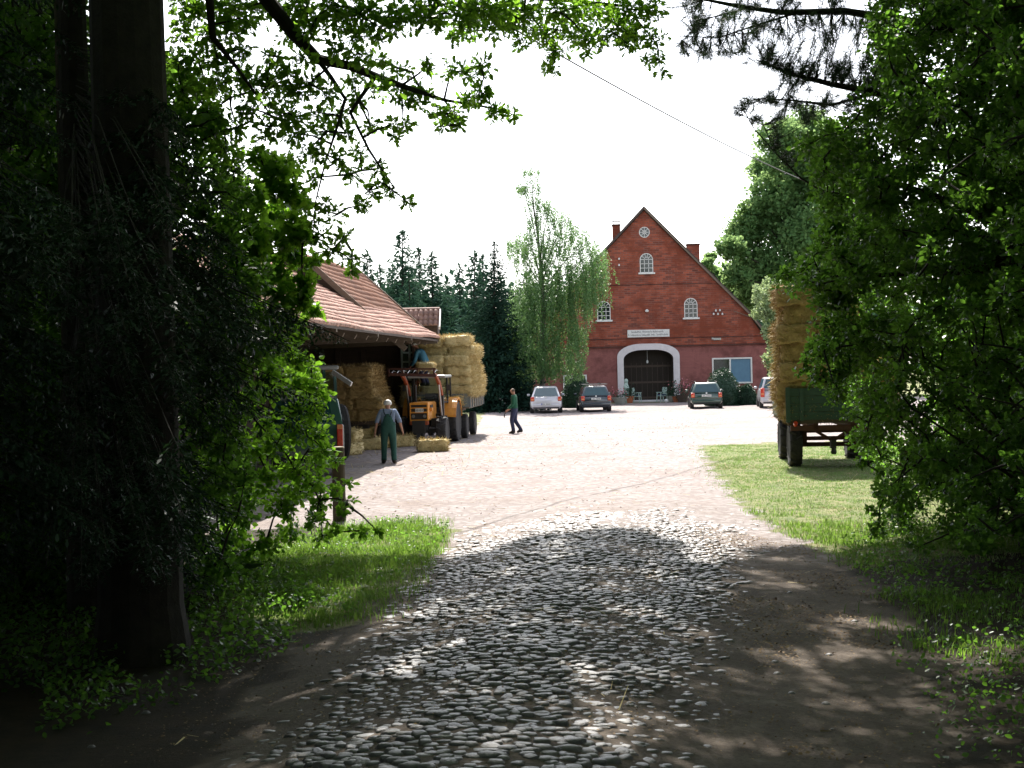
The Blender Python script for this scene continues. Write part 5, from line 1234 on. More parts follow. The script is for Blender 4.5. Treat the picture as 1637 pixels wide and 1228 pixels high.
# ------------------------------------------------------------------ far vegetation
def spruce(name, label, base, h, rad, mat, seed, group=None, dens=1.0, ls=.5, low=.03, trunk='bark'):
    r = np.random.default_rng(seed); t_ = thing(name, label, 'spruce tree', base, 0, group)
    lean = r.normal() * .01 * h
    MB().tube([(0, 0, 0), (lean * .3, 0, h * .5), (lean, 0, h)], [h * .018, h * .011, .02], 7).build('trunk', trunk, t_)
    P, D, S = [], [], []; nw = int(h * 2.6 * dens)
    for i in range(nw):
        f = (i / nw) ** .9; z = h * (low + (1 - low) * f); rr = rad * (1 - f) ** .82 * (1 + r.normal() * .10) + .12
        nb = int(7 + rr * 3.5 * dens)
        for b_ in range(nb):
            a = r.random() * 6.283; l_ = rr * r.uniform(.55, 1.12); n = max(3, int(l_ * 4.2 / ls * .5 * (1 + dens)))
            tt = (np.arange(n) + r.random(n)) / n; px_ = np.cos(a) * l_ * tt; py_ = np.sin(a) * l_ * tt
            pz = z - .30 * l_ * tt + .22 * l_ * tt ** 3 - r.random(n) * .08 * l_
            P.append(np.stack([px_ + lean * f + r.normal(size=n) * .08 * l_, py_ + r.normal(size=n) * .08 * l_, pz], -1))
            D.append(np.stack([np.cos(a) + r.normal(size=n) * .6, np.sin(a) + r.normal(size=n) * .6, -.25 + r.normal(size=n) * .3], -1)); S.append(ls * r.uniform(.5, 1.1, n) * (.55 + .45 * (1 - f)))
    P.append(np.stack([lean + r.normal(size=14) * .04, r.normal(size=14) * .04, h * (.965 + r.random(14) * .035)], -1)); D.append(np.tile((0, 0, 1.5), (14, 1))); S.append(np.full(14, ls * .5))
    npmesh('crown', *leaves(np.concatenate(P), np.concatenate(S), tpl_quad(.34), D=np.concatenate(D) * 1.4, up=1, r=r), mat, t_)
    return t_
SPR = [ # px, top py, Y, radius, mat
 (562, 408, 118, 1.7), (588, 402, 112, 1.7), (606, 425, 122, 1.5), (640, 368, 108, 2.7), (668, 396, 116, 2.2), (690, 404, 106, 2.0), (713, 446, 120, 1.8), (733, 425, 124, 1.8),
 (752, 405, 98, 1.7), (770, 410, 104, 1.4), (627, 425, 128, 1.6), (700, 450, 130, 2.0), (818, 460, 120, 2.2), (838, 440, 128, 2.2), (848, 470, 116, 2.0), (580, 440, 100, 1.8), (655, 440, 100, 2.2), (800, 445, 110, 1.8)]
for i, (px, py, Y, rd) in enumerate(SPR):
    tp = A(px, py, Y); spruce('spruce', '%s spruce from the left in the bluish row of conifers behind the shed' % ('first second third fourth fifth sixth seventh eighth ninth tenth eleventh twelfth thirteenth fourteenth fifteenth sixteenth seventeenth eighteenth'.split()[sorted(SPR).index((px, py, Y, rd))]),
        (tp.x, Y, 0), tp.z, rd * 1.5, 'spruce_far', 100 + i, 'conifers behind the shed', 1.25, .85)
tp = A(785, 386, 82); spruce('spruce', 'tall dense dark spruce standing just left of the birch', (tp.x, 82, 0), tp.z, 2.7, 'spruce_dark', 201, None, 1.9, .42, .0)
tp = A(758, 470, 88); spruce('spruce', 'shorter dark spruce leaning on the left side of the tall dark spruce', (tp.x, 88, 0), tp.z, 2.0, 'spruce_dark', 202, None, 1.8, .45, .0)
tp = A(815, 500, 86); spruce('spruce', 'low dark spruce tucked behind the right side of the tall dark spruce', (tp.x, 86, 0), tp.z, 1.9, 'spruce_dark', 203, None, 1.6, .42, .0)
def blobtree(name, label, cat, base, h, blobs, n, ls, mat, seed, tr=.2, tpl=OVATE, limbs=True, trunk='bark', group=None, up=.8, flat=.8, tz=None):
    """blobs: list of (x,y,z,r) world; leaves gaussian-ish shell around each blob, limbs reach every blob"""
    r = np.random.default_rng(seed); b0 = np.array((base[0], base[1], 0.)); t_ = thing(name, label, cat, tuple(b0), 0, group)
    B = np.array([b[:4] for b in blobs], float); B[:, :3] -= b0
    w_ = B[:, 3] ** 2; cnt = r.multinomial(n, w_ / w_.sum()); P = []
    for b_, c_ in zip(B, cnt):
        k = max(1, int(c_ / 26)); u = unit(r.normal(size=(k, 3))) * (r.random((k, 1)) ** .45); u[:, 2] *= flat
        cc = b_[:3] + u * b_[3]; cc = np.repeat(cc, int(math.ceil(c_ / k)), 0)[:c_]
        P.append(cc + r.normal(size=(len(cc), 3)) * b_[3] * .13)
    P = np.concatenate(P); P[:, 2] = np.maximum(P[:, 2], .05)
    npmesh('crown', *leaves(P, r.uniform(ls * .65, ls * 1.2, len(P)), tpl, up=up, r=r), mat, t_)
    mb = MB(); top = B[np.argmax(B[:, 2])][:3]; tz = tz or h * .45; mid = Vector((top[0] * .2, top[1] * .2, tz))
    mb.tube([(0, 0, -.1), (0.02, 0, tz * .5), mid, Vector((top[0] * .5, top[1] * .5, (tz + top[2]) / 2)), Vector(top)], [tr, tr * .85, tr * .7, tr * .4, tr * .1], 9)
    tk_ = mb.build('trunk', trunk, t_)
    if limbs:
        lm = MB()
        for b_ in B:
            t0 = r.uniform(.35, .9); s_ = Vector((top[0] * .3 * t0, top[1] * .3 * t0, tz * .6 + (b_[2] - tz * .6) * .35 * t0)); e_ = Vector(b_[:3]); m1 = s_.lerp(e_, .5) + Vector((r.normal() * .1, r.normal() * .1, .12 * (e_ - s_).length))
            lm.tube([s_, m1, e_], [tr * .30, tr * .17, tr * .05], 5, cap=False)
        lm.build('limbs', trunk, t_)
    return t_
def pxblobs(lst, Y, dY=1.0, seed=1):
    r = random.Random(seed); out = []
    for (px, py, rp) in lst:
        y = Y + r.uniform(-dY, dY); p = A(px, py, y); out.append((p.x, p.y, max(p.z, .3), rp * y / FPX))
    return out
# large broadleaf trees right of the farmhouse
Bl = [(1250, 225, 40), (1290, 210, 45), (1225, 270, 28), (1235, 310, 38), (1280, 290, 50), (1210, 340, 32), (1190, 375, 34), (1250, 360, 50), (1300, 370, 55), (1170, 400, 25), (1200, 420, 35), (1240, 430, 45), (1290, 450, 50), (1180, 445, 25), (1210, 470, 35), (1250, 490, 40), (1330, 260, 60), (1360, 340, 60), (1360, 430, 60), (1310, 520, 50), (1235, 265, 16)]
p = G(1300, 641); blobtree('broadleaf_tree', 'tall leafy tree behind the right side of the farmhouse roof', 'tree', (A(1290, 600, 104).x, 104), 19, pxblobs(Bl, 104, 2.5), 80000, .30, 'far_leaf', 11, .4)
Bl = [(1130, 425, 12), (1142, 440, 16), (1160, 455, 18), (1150, 470, 16), (1175, 480, 20), (1135, 412, 9), (1190, 500, 20), (1168, 430, 10)]
blobtree('broadleaf_tree', 'small dark tree top showing above the right slope of the farmhouse roof', 'tree', (A(1165, 600, 122).x, 122), 11, pxblobs(Bl, 122, 1.5), 5000, .42, 'far_leaf', 12, .2)
Bl = [(1215, 470, 18), (1235, 460, 20), (1225, 495, 22), (1245, 500, 25), (1235, 525, 22), (1250, 545, 25), (1240, 575, 22), (1255, 610, 28), (1243, 560, 18)]
blobtree('pale_shrub', 'tall pale grey green shrub between the farmhouse corner and the straw stack', 'shrub', (A(1243, 600, 88).x, 88), 7, pxblobs(Bl, 88, 1), 9000, .2, 'pale_leaf', 13, .1)
# round topiary domes
def dome(label, px, py, wpx, hpx, seed):
    g = G(px, py); s_ = g.y / FPX; rr = wpx * s_ / 2; hh = hpx * s_; n = 9000; r = np.random.default_rng(seed)
    t_ = thing('round_bush', label, 'bush', (g.x, g.y + rr, 0)); u = unit(r.normal(size=(n, 3))); u[:, 2] = np.abs(u[:, 2])
    rad = 1 - r.random((n, 1)) ** 2 * .25; rad *= 1 + .03 * np.sin(u[:, :1] * 9 + u[:, 1:2] * 7)
    P = u * rad * np.array((rr, rr, hh)); P[:, 2] = np.where(r.random(n) < .35, r.random(n) * hh * .5, P[:, 2])
    k = np.hypot(P[:, 0], P[:, 1]) <= rr * 1.02; P = P[k]
    npmesh('foliage', *leaves(P, r.uniform(.06, .12, len(P)), QUAD, up=.2, r=r), 'topiary', t_)
    cb_ = MB().lathe((0, 0, 0), [(rr * .85, 0), (rr * .9, hh * .3), (rr * .7, hh * .62), (rr * .3, hh * .85), (.02, hh * .9)], n=18).build('inner_twigs', 'topiary', t_)
    MB().tube([(0, 0, 0), (0, 0, hh * .6)], .06, 7).build('stem', 'bark', t_)
dome('dark dome shaped bush between the silver saloon and the navy estate car', 924, 652, 52, 54, 21)
dome('dark dome shaped bush behind the dark green estate car under the blue window', 1160, 649, 62, 60, 22)
dome('low dark bush right of the dome bush beneath the blue window', 1197, 648, 34, 33, 23)
# weeping birch
def birch():
    r = np.random.default_rng(31); g = G(866, 655); Yb = 83.0; bx_ = A(868, 640, Yb).x
    t_ = thing('birch_tree', 'tall weeping birch with hanging strands of small leaves in front of the farmhouse', 'birch tree', (bx_, Yb, 0))
    K = [(868, 652), (866, 560), (868, 500), (866, 440), (860, 380), (853, 330), (850, 285)]
    tp_ = [A(px, py, Yb) - Vector((bx_, Yb, 0)) for px, py in K]; tp_[0].z = 0
    MB().tube(tp_, [.17, .15, .13, .10, .07, .045, .015], 8).build('trunk', 'bark_birch', t_)
    blobs = [(850, 275, 14, 30), (845, 300, 20, 40), (858, 325, 22, 50), (880, 330, 10, 40), (865, 355, 22, 50), (835, 300, 8, 20), (870, 385, 30, 60), (895, 345, 18, 60), (905, 365, 20, 80), (890, 400, 35, 80), (850, 400, 22, 70), (826, 390, 10, 70), (815, 390, 6, 50), (838, 380, 12, 60),
             (925, 375, 16, 70), (940, 395, 18, 80), (957, 405, 12, 70), (930, 430, 25, 90), (955, 430, 15, 90), (900, 440, 40, 100), (860, 450, 40, 110), (835, 470, 18, 100), (880, 490, 45, 110), (915, 470, 35, 90), (945, 455, 20, 80), (830, 520, 14, 90), (850, 530, 35, 120), (895, 530, 35, 110), (925, 530, 14, 60), (920, 570, 14, 50), (880, 560, 35, 70), (845, 570, 18, 60), (860, 590, 30, 30), (895, 590, 30, 30)]
    P, D, br = [], [], MB()
    for (px, py, rp, drop) in blobs:
        ns_ = int(rp * 1.8) + 6
        for k in range(ns_):
            dy = r.normal() * 1.0; p = A(px + r.uniform(-1, 1) * rp, py + r.uniform(-.5, .3) * rp * .8 - drop * .12, Yb + dy * (1.0 if py > 330 else .5)); L_ = drop * r.uniform(.25, .85) * Yb / FPX; n = int(L_ * (38 if py > 400 else 26)) + 8
            tt = r.random(n) ** .8; sw = r.normal() * .10 * L_
            q = np.stack([p.x - bx_ + sw * tt + r.normal(size=n) * .05, p.y - Yb + r.normal(size=n) * .06, p.z - tt * L_], -1); P.append(q[q[:, 2] > .9]);
        e_ = A(px, py - rp * .5, Yb + r.normal() * .6) - Vector((bx_, Yb, 0)); zs = min(e_.z - .3, 12.2); zs = max(zs * .75, 2.6)
        tb_ = tp_[0]
        for a, b_ in zip(tp_, tp_[1:]):
            if a.z <= zs <= b_.z: tb_ = a.lerp(b_, (zs - a.z) / (b_.z - a.z))
        br.tube([tb_, tb_.lerp(e_, .55) + Vector((0, 0, .25)), e_], [.035, .022, .008], 5, cap=False)
    br.build('branches', 'bark', t_)
    P = np.concatenate(P); D = np.tile((0, 0, -1.2), (len(P), 1)) + r.normal(size=(len(P), 3)) * .5
    npmesh('crown', *leaves(P, r.uniform(.06, .125, len(P)), tpl_quad(.6), D=D, up=.1, r=r), 'birch_leaf', t_)
birch()
Bl = [(830, 590, 14), (822, 605, 12), (838, 575, 10), (845, 600, 14), (815, 620, 9)]
blobtree('pale_bush', 'pale yellow green bush under the left side of the birch', 'bush', (A(828, 640, 86).x, 86), 3, pxblobs(Bl, 86, .5), 2600, .14, 'pale_leaf', 33, .05)
Bl = [(783, 600, 9), (785, 618, 9), (782, 635, 8)]
Bl = [(840, 500, 25), (830, 540, 25), (845, 570, 22), (825, 575, 16)]
blobtree('broadleaf_tree', 'light green tree seen through the lower left of the birch', 'tree', (A(838, 640, 92).x, 92), 6, pxblobs(Bl, 92, 1), 7000, .2, 'birch_leaf', 34, .12)
# far wood closing the gaps
r = random.Random(5)
far = MB()
P = []
for k in range(520):
    x = r.uniform(-95, 120); y = r.uniform(150, 185); hh = r.uniform(8, 15)
    P.append(np.array((x, y, 0)) + unit(rng.normal(size=(190, 3))) * np.array((3.5, 3.5, hh / 2)) * rng.random((190, 1)) ** .4 + np.array((0, 0, hh / 2)))
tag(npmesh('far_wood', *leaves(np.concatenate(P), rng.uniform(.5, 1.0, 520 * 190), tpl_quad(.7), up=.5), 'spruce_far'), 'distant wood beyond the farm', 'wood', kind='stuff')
# ------------------------------------------------------------------ near frame of foliage
def poly_sample(poly, n, r):
    xs = [p[0] for p in poly]; ys = [p[1] for p in poly]; out = []
    while len(out) < n:
        x = r.uniform(min(xs), max(xs), n * 2); y = r.uniform(min(ys), max(ys), n * 2); k = inpoly(x, y, poly)
        out += list(zip(x[k], y[k]))
    return out[:n]
def twigged(name, label, cat, base, trunk_top, blobs, n_per, ls, mat, tpl, seed, tr=.2, group=None, up=.8, skeleton=None, clump=24, extra=None, rtw=.012):
    """foliage around blobs with twigs grown from the nearest skeleton point; skeleton: list of polylines [(Vector, radius)...]"""
    r = np.random.default_rng(seed); b0 = Vector((base[0], base[1], base[2] if len(base) > 2 else 0)); t_ = thing(name, label, cat, b0, 0, group)
    nb = np.array(b0)
    tk_ = MB(); tt = [Vector(p) - b0 for p, _ in trunk_top]; tk_.tube(tt, [q[1] for q in trunk_top], 14)
    tk_.build('trunk', 'bark', t_)
    sk = []; lm = MB()
    for pl_ in (skeleton or []):
        pts = [Vector(p) - b0 for p, _ in pl_]; lm.tube(pts, [q[1] for q in pl_], 8, cap=True)
        for a, b_ in zip(pts, pts[1:]):
            for k in range(6): sk.append(a.lerp(b_, k / 6))
        sk.append(pts[-1])
    if not sk: sk = tt
    SK = np.array([p[:] for p in sk]); P = []; DD = []
    order = sorted(blobs, key=lambda b: float(np.min(np.linalg.norm(SK - (np.array(b[:3]) - nb), axis=1))))
    for (x, y, z, rr) in order:
        c_ = np.array((x, y, z)) - nb; d = np.linalg.norm(SK - c_, axis=1); i = int(np.argmin(d)); s_ = Vector(SK[i]); e_ = Vector(c_)
        if d[i] > .12:
            m1 = s_.lerp(e_, .5) + Vector((r.normal() * .06, r.normal() * .06, abs(r.normal()) * .08)) * max(.3, d[i]); w0 = min(.05, rtw + d[i] * .009)
            lm.tube([s_, m1, e_], [w0, w0 * .7, w0 * .35], 5, cap=False); SK = np.vstack([SK, [m1[:]], [c_]])
        nsub = max(4, int(n_per * (rr / .2) ** 2 / clump))
        sub = unit(r.normal(size=(nsub, 3))) * (r.random((nsub, 1)) ** .5) * rr; sub[:, 2] *= .8
        for q in sub[:8]:
            lm.tube([e_, e_ + Vector(q * .9)], [w0 * .3 if d[i] > .12 else .004, .0025], 4, cap=False)
        cc = np.repeat(c_ + sub, clump, 0); off = r.normal(size=(len(cc), 3)) * min(rr * .22, .11); P.append(cc + off); DD.append(off + np.repeat(sub, clump, 0) * .15)
    lm.build('branches', 'bark', t_)
    P = np.concatenate(P); DD = unit(np.concatenate(DD)); DD[:, 2] -= .25; k = P[:, 2] + b0.z > .04; P, DD = P[k], DD[k]
    npmesh('crown', *leaves(P, ls * (.45 + .8 * r.random(len(P)) ** 1.3), tpl, D=DD * 1.3, up=up, r=r), mat, t_)
    return t_
# --- oak: big trunk at left, boughs over the lane, branch hanging into the picture
OT = A(216, 600, 12.5); otx, oty = OT.x, 12.5
def AY(px, py, Y): return A(px, py, Y)
oak_sk = [[(Vector((otx, oty, 7.5)), .22), (AY(330, -60, 14), .13), (AY(420, -10, 15), .085), (AY(470, 55, 15.3), .07), (AY(508, 95, 15.5), .062), (AY(560, 106, 15.8), .05), (AY(600, 122, 16), .045), (AY(650, 140, 16.3), .032), (AY(710, 160, 16.6), .02), (AY(800, 175, 17), .01)],
          [(AY(508, 95, 15.5), .03), (AY(530, 125, 15.4), .026), (AY(552, 158, 15.4), .02), (AY(540, 200, 15.2), .015), (AY(520, 260, 15.2), .011), (AY(505, 320, 15), .008), (AY(500, 380, 15), .005)],
          [(AY(600, 122, 16), .03), (AY(560, 180, 15.8), .02), (AY(590, 240, 15.8), .015), (AY(630, 300, 15.8), .008)],
          [(AY(330, -60, 14), .09), (AY(500, -50, 15.5), .07), (AY(640, -30, 17), .055), (AY(780, -10, 18), .045), (AY(900, 0, 18.5), .03), (AY(1000, 10, 19), .02), (AY(1050, 70, 19), .008)],
          [(AY(330, -60, 14), .05), (AY(340, 60, 14.3), .035), (AY(380, 110, 14.6), .02), (AY(430, 180, 15), .01)]]
ob_ = []
def ob(lst, Y, rp=24):
    for q in lst:
        r_ = q[2] if len(q) > 2 else rp; y = Y + rng.normal() * .35; p = A(q[0] + rng.normal() * 3, q[1] + rng.normal() * 3, y); ob_.append((p.x, p.y, p.z, r_ * y / FPX))
ob([(x, 15) for x in range(290, 830, 34)] + [(300, 50), (330, 58), (365, 55), (390, 30), (470, 40), (500, 50), (540, 30), (575, 55), (610, 50), (650, 35), (690, 25), (740, 30), (770, 20), (800, 30)], 15.3)
ob([(288, 95), (320, 100), (350, 95), (385, 80, 18), (432, 88, 18), (455, 118), (420, 130), (480, 95, 18), (290, 140), (325, 145), (360, 135), (395, 125), (445, 150), (470, 150, 18), (575, 85, 20), (545, 75, 20)], 14.8)
ob([(305, 185), (340, 180), (375, 205, 20), (405, 175), (430, 200), (460, 180), (475, 215), (325, 225), (365, 245, 20), (500, 135, 18), (525, 150, 18)], 14.6)
ob([(545, 185, 20), (575, 165, 18), (570, 125, 18), (610, 145, 20), (640, 150, 20), (600, 100, 16), (640, 115, 16), (670, 135, 20), (680, 165, 18), (700, 185, 18), (725, 180, 18), (690, 110, 16), (720, 110, 18), (745, 120, 18), (765, 100, 16), (770, 150, 18), (745, 165, 18), (790, 180, 16), (815, 178, 9), (735, 200, 12), (710, 200, 12), (650, 200, 13), (640, 215, 12), (620, 195, 12)], 16.2)
ob([(500, 180, 16), (520, 215, 18), (555, 210, 16), (590, 200, 16), (505, 250, 18), (545, 250, 18), (580, 245, 16), (600, 265, 16), (565, 280, 14), (500, 285, 16), (610, 290, 14), (630, 305, 13), (645, 318, 10), (590, 305, 14), (575, 328, 10), (480, 250, 16)], 15.6)
ob([(515, 330, 14), (535, 345, 12), (545, 385, 15), (560, 410, 13), (530, 400, 16), (515, 375, 15), (565, 430, 9), (500, 350, 16)], 15.2)
ob([(850, 10, 26), (890, 15, 26), (930, 20, 26), (960, 15), (1000, 15), (1035, 15), (845, 45, 20), (875, 60, 20), (905, 50), (940, 55, 20), (890, 85, 16), (882, 108, 11), (870, 98, 10), (960, 60, 16), (945, 85, 10), (990, 45, 26), (1000, 70, 15), (1015, 50), (1045, 60, 18), (1050, 90, 13), (1053, 112, 9), (1035, 90, 10), (820, 30), (835, 65, 12), (760, 50, 18), (720, 60, 16)], 18.6)
# overhead canopy
cshade = []
CX0 = []
for gxp0 in np.arange(-11, 12, .62):
    for gyp0 in np.arange(-8, 18.9, .62):
        gxp = gxp0 + rng.uniform(-.3, .3); gyp = gyp0 + rng.uniform(-.3, .3); edge = 18.7 + .35 * math.sin(gxp * 1.7) + .3 * math.sin(gxp * 3.9 + 1)
        if gyp > edge or (gyp < 3 and rng.random() < .4): continue
        if 7.5 < gyp < 17.2 and -3.4 < gxp < 5.6 and math.sin(gxp * 2.7 + 1.4 * math.sin(gyp * 1.7)) * math.sin(gyp * 4.3 + 1.2 * math.sin(gxp * 1.4)) > (.46 if gyp < 15 else .7): continue
        for _ in range(10):
            hh = rng.uniform(9.6, 14.5); k_ = hh / math.tan(R(SUN_EL)); x = gxp + math.sin(R(SUN_AZ)) * k_; y = gyp + math.cos(R(SUN_AZ)) * k_; rr = rng.uniform(.38, .54)
            if (hh - rr - HCAM) < .262 * y + .12 and y > 0: continue
            CX0.append((x, y, hh, rr)); break
for k in range(5000):
    lft = rng.random() < .4; tz_ = rng.uniform(0, 7); tx_0 = rng.uniform(-9, -5.0) if lft else rng.uniform(6.1, 12.5); ty_ = rng.uniform(11, 19) if lft else rng.uniform(9, 22)
    hh = rng.uniform(11.5, 17); k_ = (hh - tz_) / math.tan(R(SUN_EL)); x = tx_0 + math.sin(R(SUN_AZ)) * k_; y = ty_ + math.cos(R(SUN_AZ)) * k_; rr = rng.uniform(.5, .85)
    if hh - rr * .6 - HCAM < .262 * y + .2 or len(CX0) > 2700: continue
    CX0.append((x, y, hh, rr))
oakc = [c_ for c_ in CX0 if c_[0] < 1.5]; ashc = [c_ for c_ in CX0 if c_[0] >= 1.5]
def boughs(ox, oy, z0, cl, n, seed):
    r = np.random.default_rng(seed); sk = []
    C = np.array([c_[:3] for c_ in cl]); idx = r.choice(len(C), n, replace=False)
    for i in idx:
        e_ = Vector(C[i]); s_ = Vector((ox, oy, z0 + r.uniform(-1.5, 2))); m1 = s_.lerp(e_, .5) + Vector((0, 0, 1.2)); d = (e_ - s_).length
        if HCAM + .262 * m1.y > m1.z - .1: m1.z = HCAM + .262 * m1.y + .4
        sk.append([(s_, .05 + d * .010), (m1, .035 + d * .005), (e_, .02)])
    return sk
oak = twigged('oak_tree', 'huge oak with dark thick trunk at the left whose boughs hang over the lane', 'oak tree', (otx, oty),
    [(Vector((otx, oty, -.1)), .46), (Vector((otx, oty, .5)), .37), (Vector((otx + .02, oty, 3)), .335), (Vector((otx, oty, 7)), .31), (Vector((otx - .1, oty + .3, 11)), .2), (Vector((otx - .2, oty + .5, 14)), .08)],
    [b_ for b_ in ob_], 260, .088, 'oak_leaf', OAK, 41, skeleton=oak_sk, clump=12)
can = boughs(otx, oty, 7.5, oakc, 34, 5)
r = np.random.default_rng(77)
def canopy(parent, cl, sk, seed, n_per=340, ls=.13, mat='oak_leaf'):
    r = np.random.default_rng(seed); nb = np.array(parent.location); P = []; lm = MB(); SK = []
    for pl_ in sk:
        pts = [Vector(p) - parent.location for p, _ in pl_]; lm.tube(pts, [q[1] for q in pl_], 7)
        for a, b_ in zip(pts, pts[1:]):
            for k in range(6): SK.append(a.lerp(b_, k / 6)[:])
    SK = np.array(SK)
    for (x, y, z, rr) in cl:
        c_ = np.array((x, y, z)) - nb; d = np.linalg.norm(SK - c_, axis=1); i = int(np.argmin(d)); s_ = Vector(SK[i]); e_ = Vector(c_); lm.tube([s_, s_.lerp(e_, .5) + Vector((0, 0, .1)), e_], [.03, .02, .008], 4, cap=False)
        ns_ = 20; sub = unit(r.normal(size=(ns_, 3))) * (r.random((ns_, 1)) ** .5) * rr; sub[:, 2] *= .5
        cc = np.repeat(c_ + sub, n_per // ns_ + 1, 0); P.append(cc + r.normal(size=cc.shape) * .13)
    lm.build('boughs', 'bark', parent); P = np.concatenate(P)
    npmesh('canopy', *leaves(P, r.uniform(ls * .7, ls * 1.2, len(P)), tpl_quad(.7), up=1, r=r), mat, parent)
canopy(oak, oakc, can, 51)
# --- right side tree and hedge
HT = (7.6, 17.5)
Rpoly = [(1480, -480), (1430, -60), (1405, 20), (1395, 90), (1390, 140), (1370, 180), (1320, 200), (1290, 218), (1285, 260), (1312, 300), (1322, 335), (1308, 360), (1316, 395), (1300, 425), (1255, 445), (1300, 462), (1305, 500), (1315, 530), (1300, 555), (1278, 590), (1285, 612), (1330, 620), (1362, 645), (1368, 690), (1380, 735), (1410, 760), (1418, 800), (1405, 850), (1460, 880), (1540, 872), (1760, 872), (1900, 600), (1900, -480)]
r = np.random.default_rng(61); rb_, rb2 = [], []
for (px, py) in poly_sample(Rpoly, 2300, r):
    dedge = min(1, max(0, (px - 1330) / 260)); Y = 18.5 - 5.5 * dedge * r.random() + r.uniform(-1.2, 1.6) + (2 if r.random() < .2 else 0)
    if math.sin(px / 34 + py / 70) * math.sin(py / 27 - px / 90) + .4 * math.sin(px / 13) * math.sin(py / 11 + 1) < -.12 and px > 1340:
        if r.random() < .12: continue
        Y += 2.8
    p = A(px, py, Y)
    if p.z < .15: continue
    (rb_ if p.z > 3.2 else rb2).append((p.x, p.y, p.z, r.uniform(15, 30) * Y / FPX))
for q in [(x_, y_, 20) for x_ in (1312, 1335, 1358) for y_ in range(440, 620, 26)] + [(1340, 640, 16), (1365, 665, 18), (1385, 700, 18), (1245, 443, 10), (1262, 440, 12), (1285, 432, 14), (1300, 410, 14), (1290, 575, 13), (1283, 595, 11), (1300, 560, 13), (1310, 605, 12), (1345, 628, 12), (1372, 700, 12), (1378, 735, 11), (1405, 755, 13), (1415, 790, 12), (1405, 835, 13), (1397, 852, 10), (1398, 818, 9)]:
    p = A(q[0], q[1], 18.6); (rb_ if p.z > 3.2 else rb2).append((p.x, p.y, p.z, q[2] * 18.6 / FPX))
hsk = []
for k in range(20):
    b_ = rb_[k * len(rb_) // 20]; hsk.append([(Vector((HT[0], HT[1], r.uniform(1, 5))), .07), (Vector((HT[0], HT[1], 3)).lerp(Vector(b_[:3]), .5) + Vector((0, 0, .3)), .05), (Vector(b_[:3]), .02)])
hb = twigged('hornbeam_tree', 'big leafy hornbeam filling the right side of the picture above the hedge', 'tree', HT, [(Vector((HT[0], HT[1], -.1)), .26), (Vector((HT[0] + .1, HT[1], 4)), .2), (Vector((HT[0] + .4, HT[1], 9)), .1), (Vector((HT[0] + .4, HT[1], 13)), .04)],
    rb_, 150, .078, 'hedge_leaf', OVATE, 62, skeleton=hsk, clump=14)
canopy(hb, ashc, boughs(HT[0], HT[1], 8, ashc, 26, 6), 52)
sk2 = []
for k in range(16):
    b_ = rb2[k * len(rb2) // 16]; sk2.append([(Vector((7.2 + r.normal() * .5, 16.5 + r.normal() * .8, 0)), .03), (Vector(b_[:3]), .012)])
twigged('hazel_hedge', 'dense low hazel hedge along the fence at the right of the track', 'hedge', (7.3, 16.5), [(Vector((7.3, 16.5, -.1)), .06), (Vector((7.4, 16.6, 2)), .03)], rb2, 150, .07, 'hedge_leaf', OVATE, 63, skeleton=sk2, clump=14)
# deeper dark shrubs behind the hedge so that no daylight leaks through
def thicket(name, label, box, n, ls, mat, seed, base):
    r = np.random.default_rng(seed); bl_ = [(r.uniform(box[0], box[1]), r.uniform(box[2], box[3]), r.uniform(box[4], box[5]), r.uniform(.5, .9)) for _ in range(n)]
    sk = [[(Vector((base[0] + r.normal() * .6, base[1] + r.normal() * 1, 0)), .06), (Vector(bl_[k][:3]), .02)] for k in range(min(10, n))]
    twigged(name, label, 'shrub', base, [(Vector((base[0], base[1], -.1)), .1), (Vector((base[0], base[1], (box[4] + box[5]) / 2)), .06)], bl_, 60, ls, mat, QUAD, seed, skeleton=sk, clump=16)
thicket('dark_thicket', 'tall dark thicket behind the hornbeam at the right edge', (8.3, 15.5, 14, 28, .3, 11.5), 620, .17, 'hedge_leaf', 71, (10.5, 18))
# --- pine boughs top right
PT = (9.2, 21.5)
psk = [[(Vector((PT[0], PT[1], 8.0)), .10), (AY(1500, 45, 20.5), .08), (AY(1430, 30, 20), .06), (AY(1350, 18, 20), .05), (AY(1250, 20, 20), .04), (AY(1180, 10, 20), .03), (AY(1110, -4, 20), .016)],
       [(Vector((PT[0], PT[1], 7.0)), .09), (AY(1450, 158, 20), .06), (AY(1400, 148, 20), .05), (AY(1330, 135, 20), .04), (AY(1265, 118, 20), .03), (AY(1215, 98, 20), .014)],
       [(AY(1400, 148, 20), .03), (AY(1330, 168, 20), .022), (AY(1260, 160, 20), .014), (AY(1205, 158, 20), .006)],
       [(AY(1340, 320, 20), .02), (AY(1280, 285, 20), .014), (AY(1240, 245, 20), .011), (AY(1205, 205, 20), .008), (AY(1185, 168, 20), .004)], [(AY(1240, 245, 20), .008), (AY(1220, 200, 20), .006), (AY(1178, 180, 20), .004)],
       [(AY(1270, 22, 20), .018), (AY(1210, 40, 20), .014), (AY(1150, 60, 20), .010), (AY(1085, 58, 20), .005)], [(AY(1200, 12, 20), .015), (AY(1130, 30, 20), .01), (AY(1080, 75, 20), .004)]]
p0 = Vector((PT[0], PT[1], 0)); pn = thing('pine_tree', 'pine whose thin needle boughs reach in from the upper right over the sky', 'pine tree', p0)
MB().tube([(0, 0, -.1), (0, 0, 6), (.1, 0, 12)], [.22, .18, .1], 10).build('trunk', 'bark', pn)
lm = MB(); SK = []
for pl_ in psk:
    pts = [Vector(p) - p0 for p, _ in pl_]; lm.tube(pts, [q[1] for q in pl_], 6)
    for a, b_ in zip(pts, pts[1:]):
        for k in range(5): SK.append(a.lerp(b_, k / 5)[:])
SK = np.array(SK); tf = []
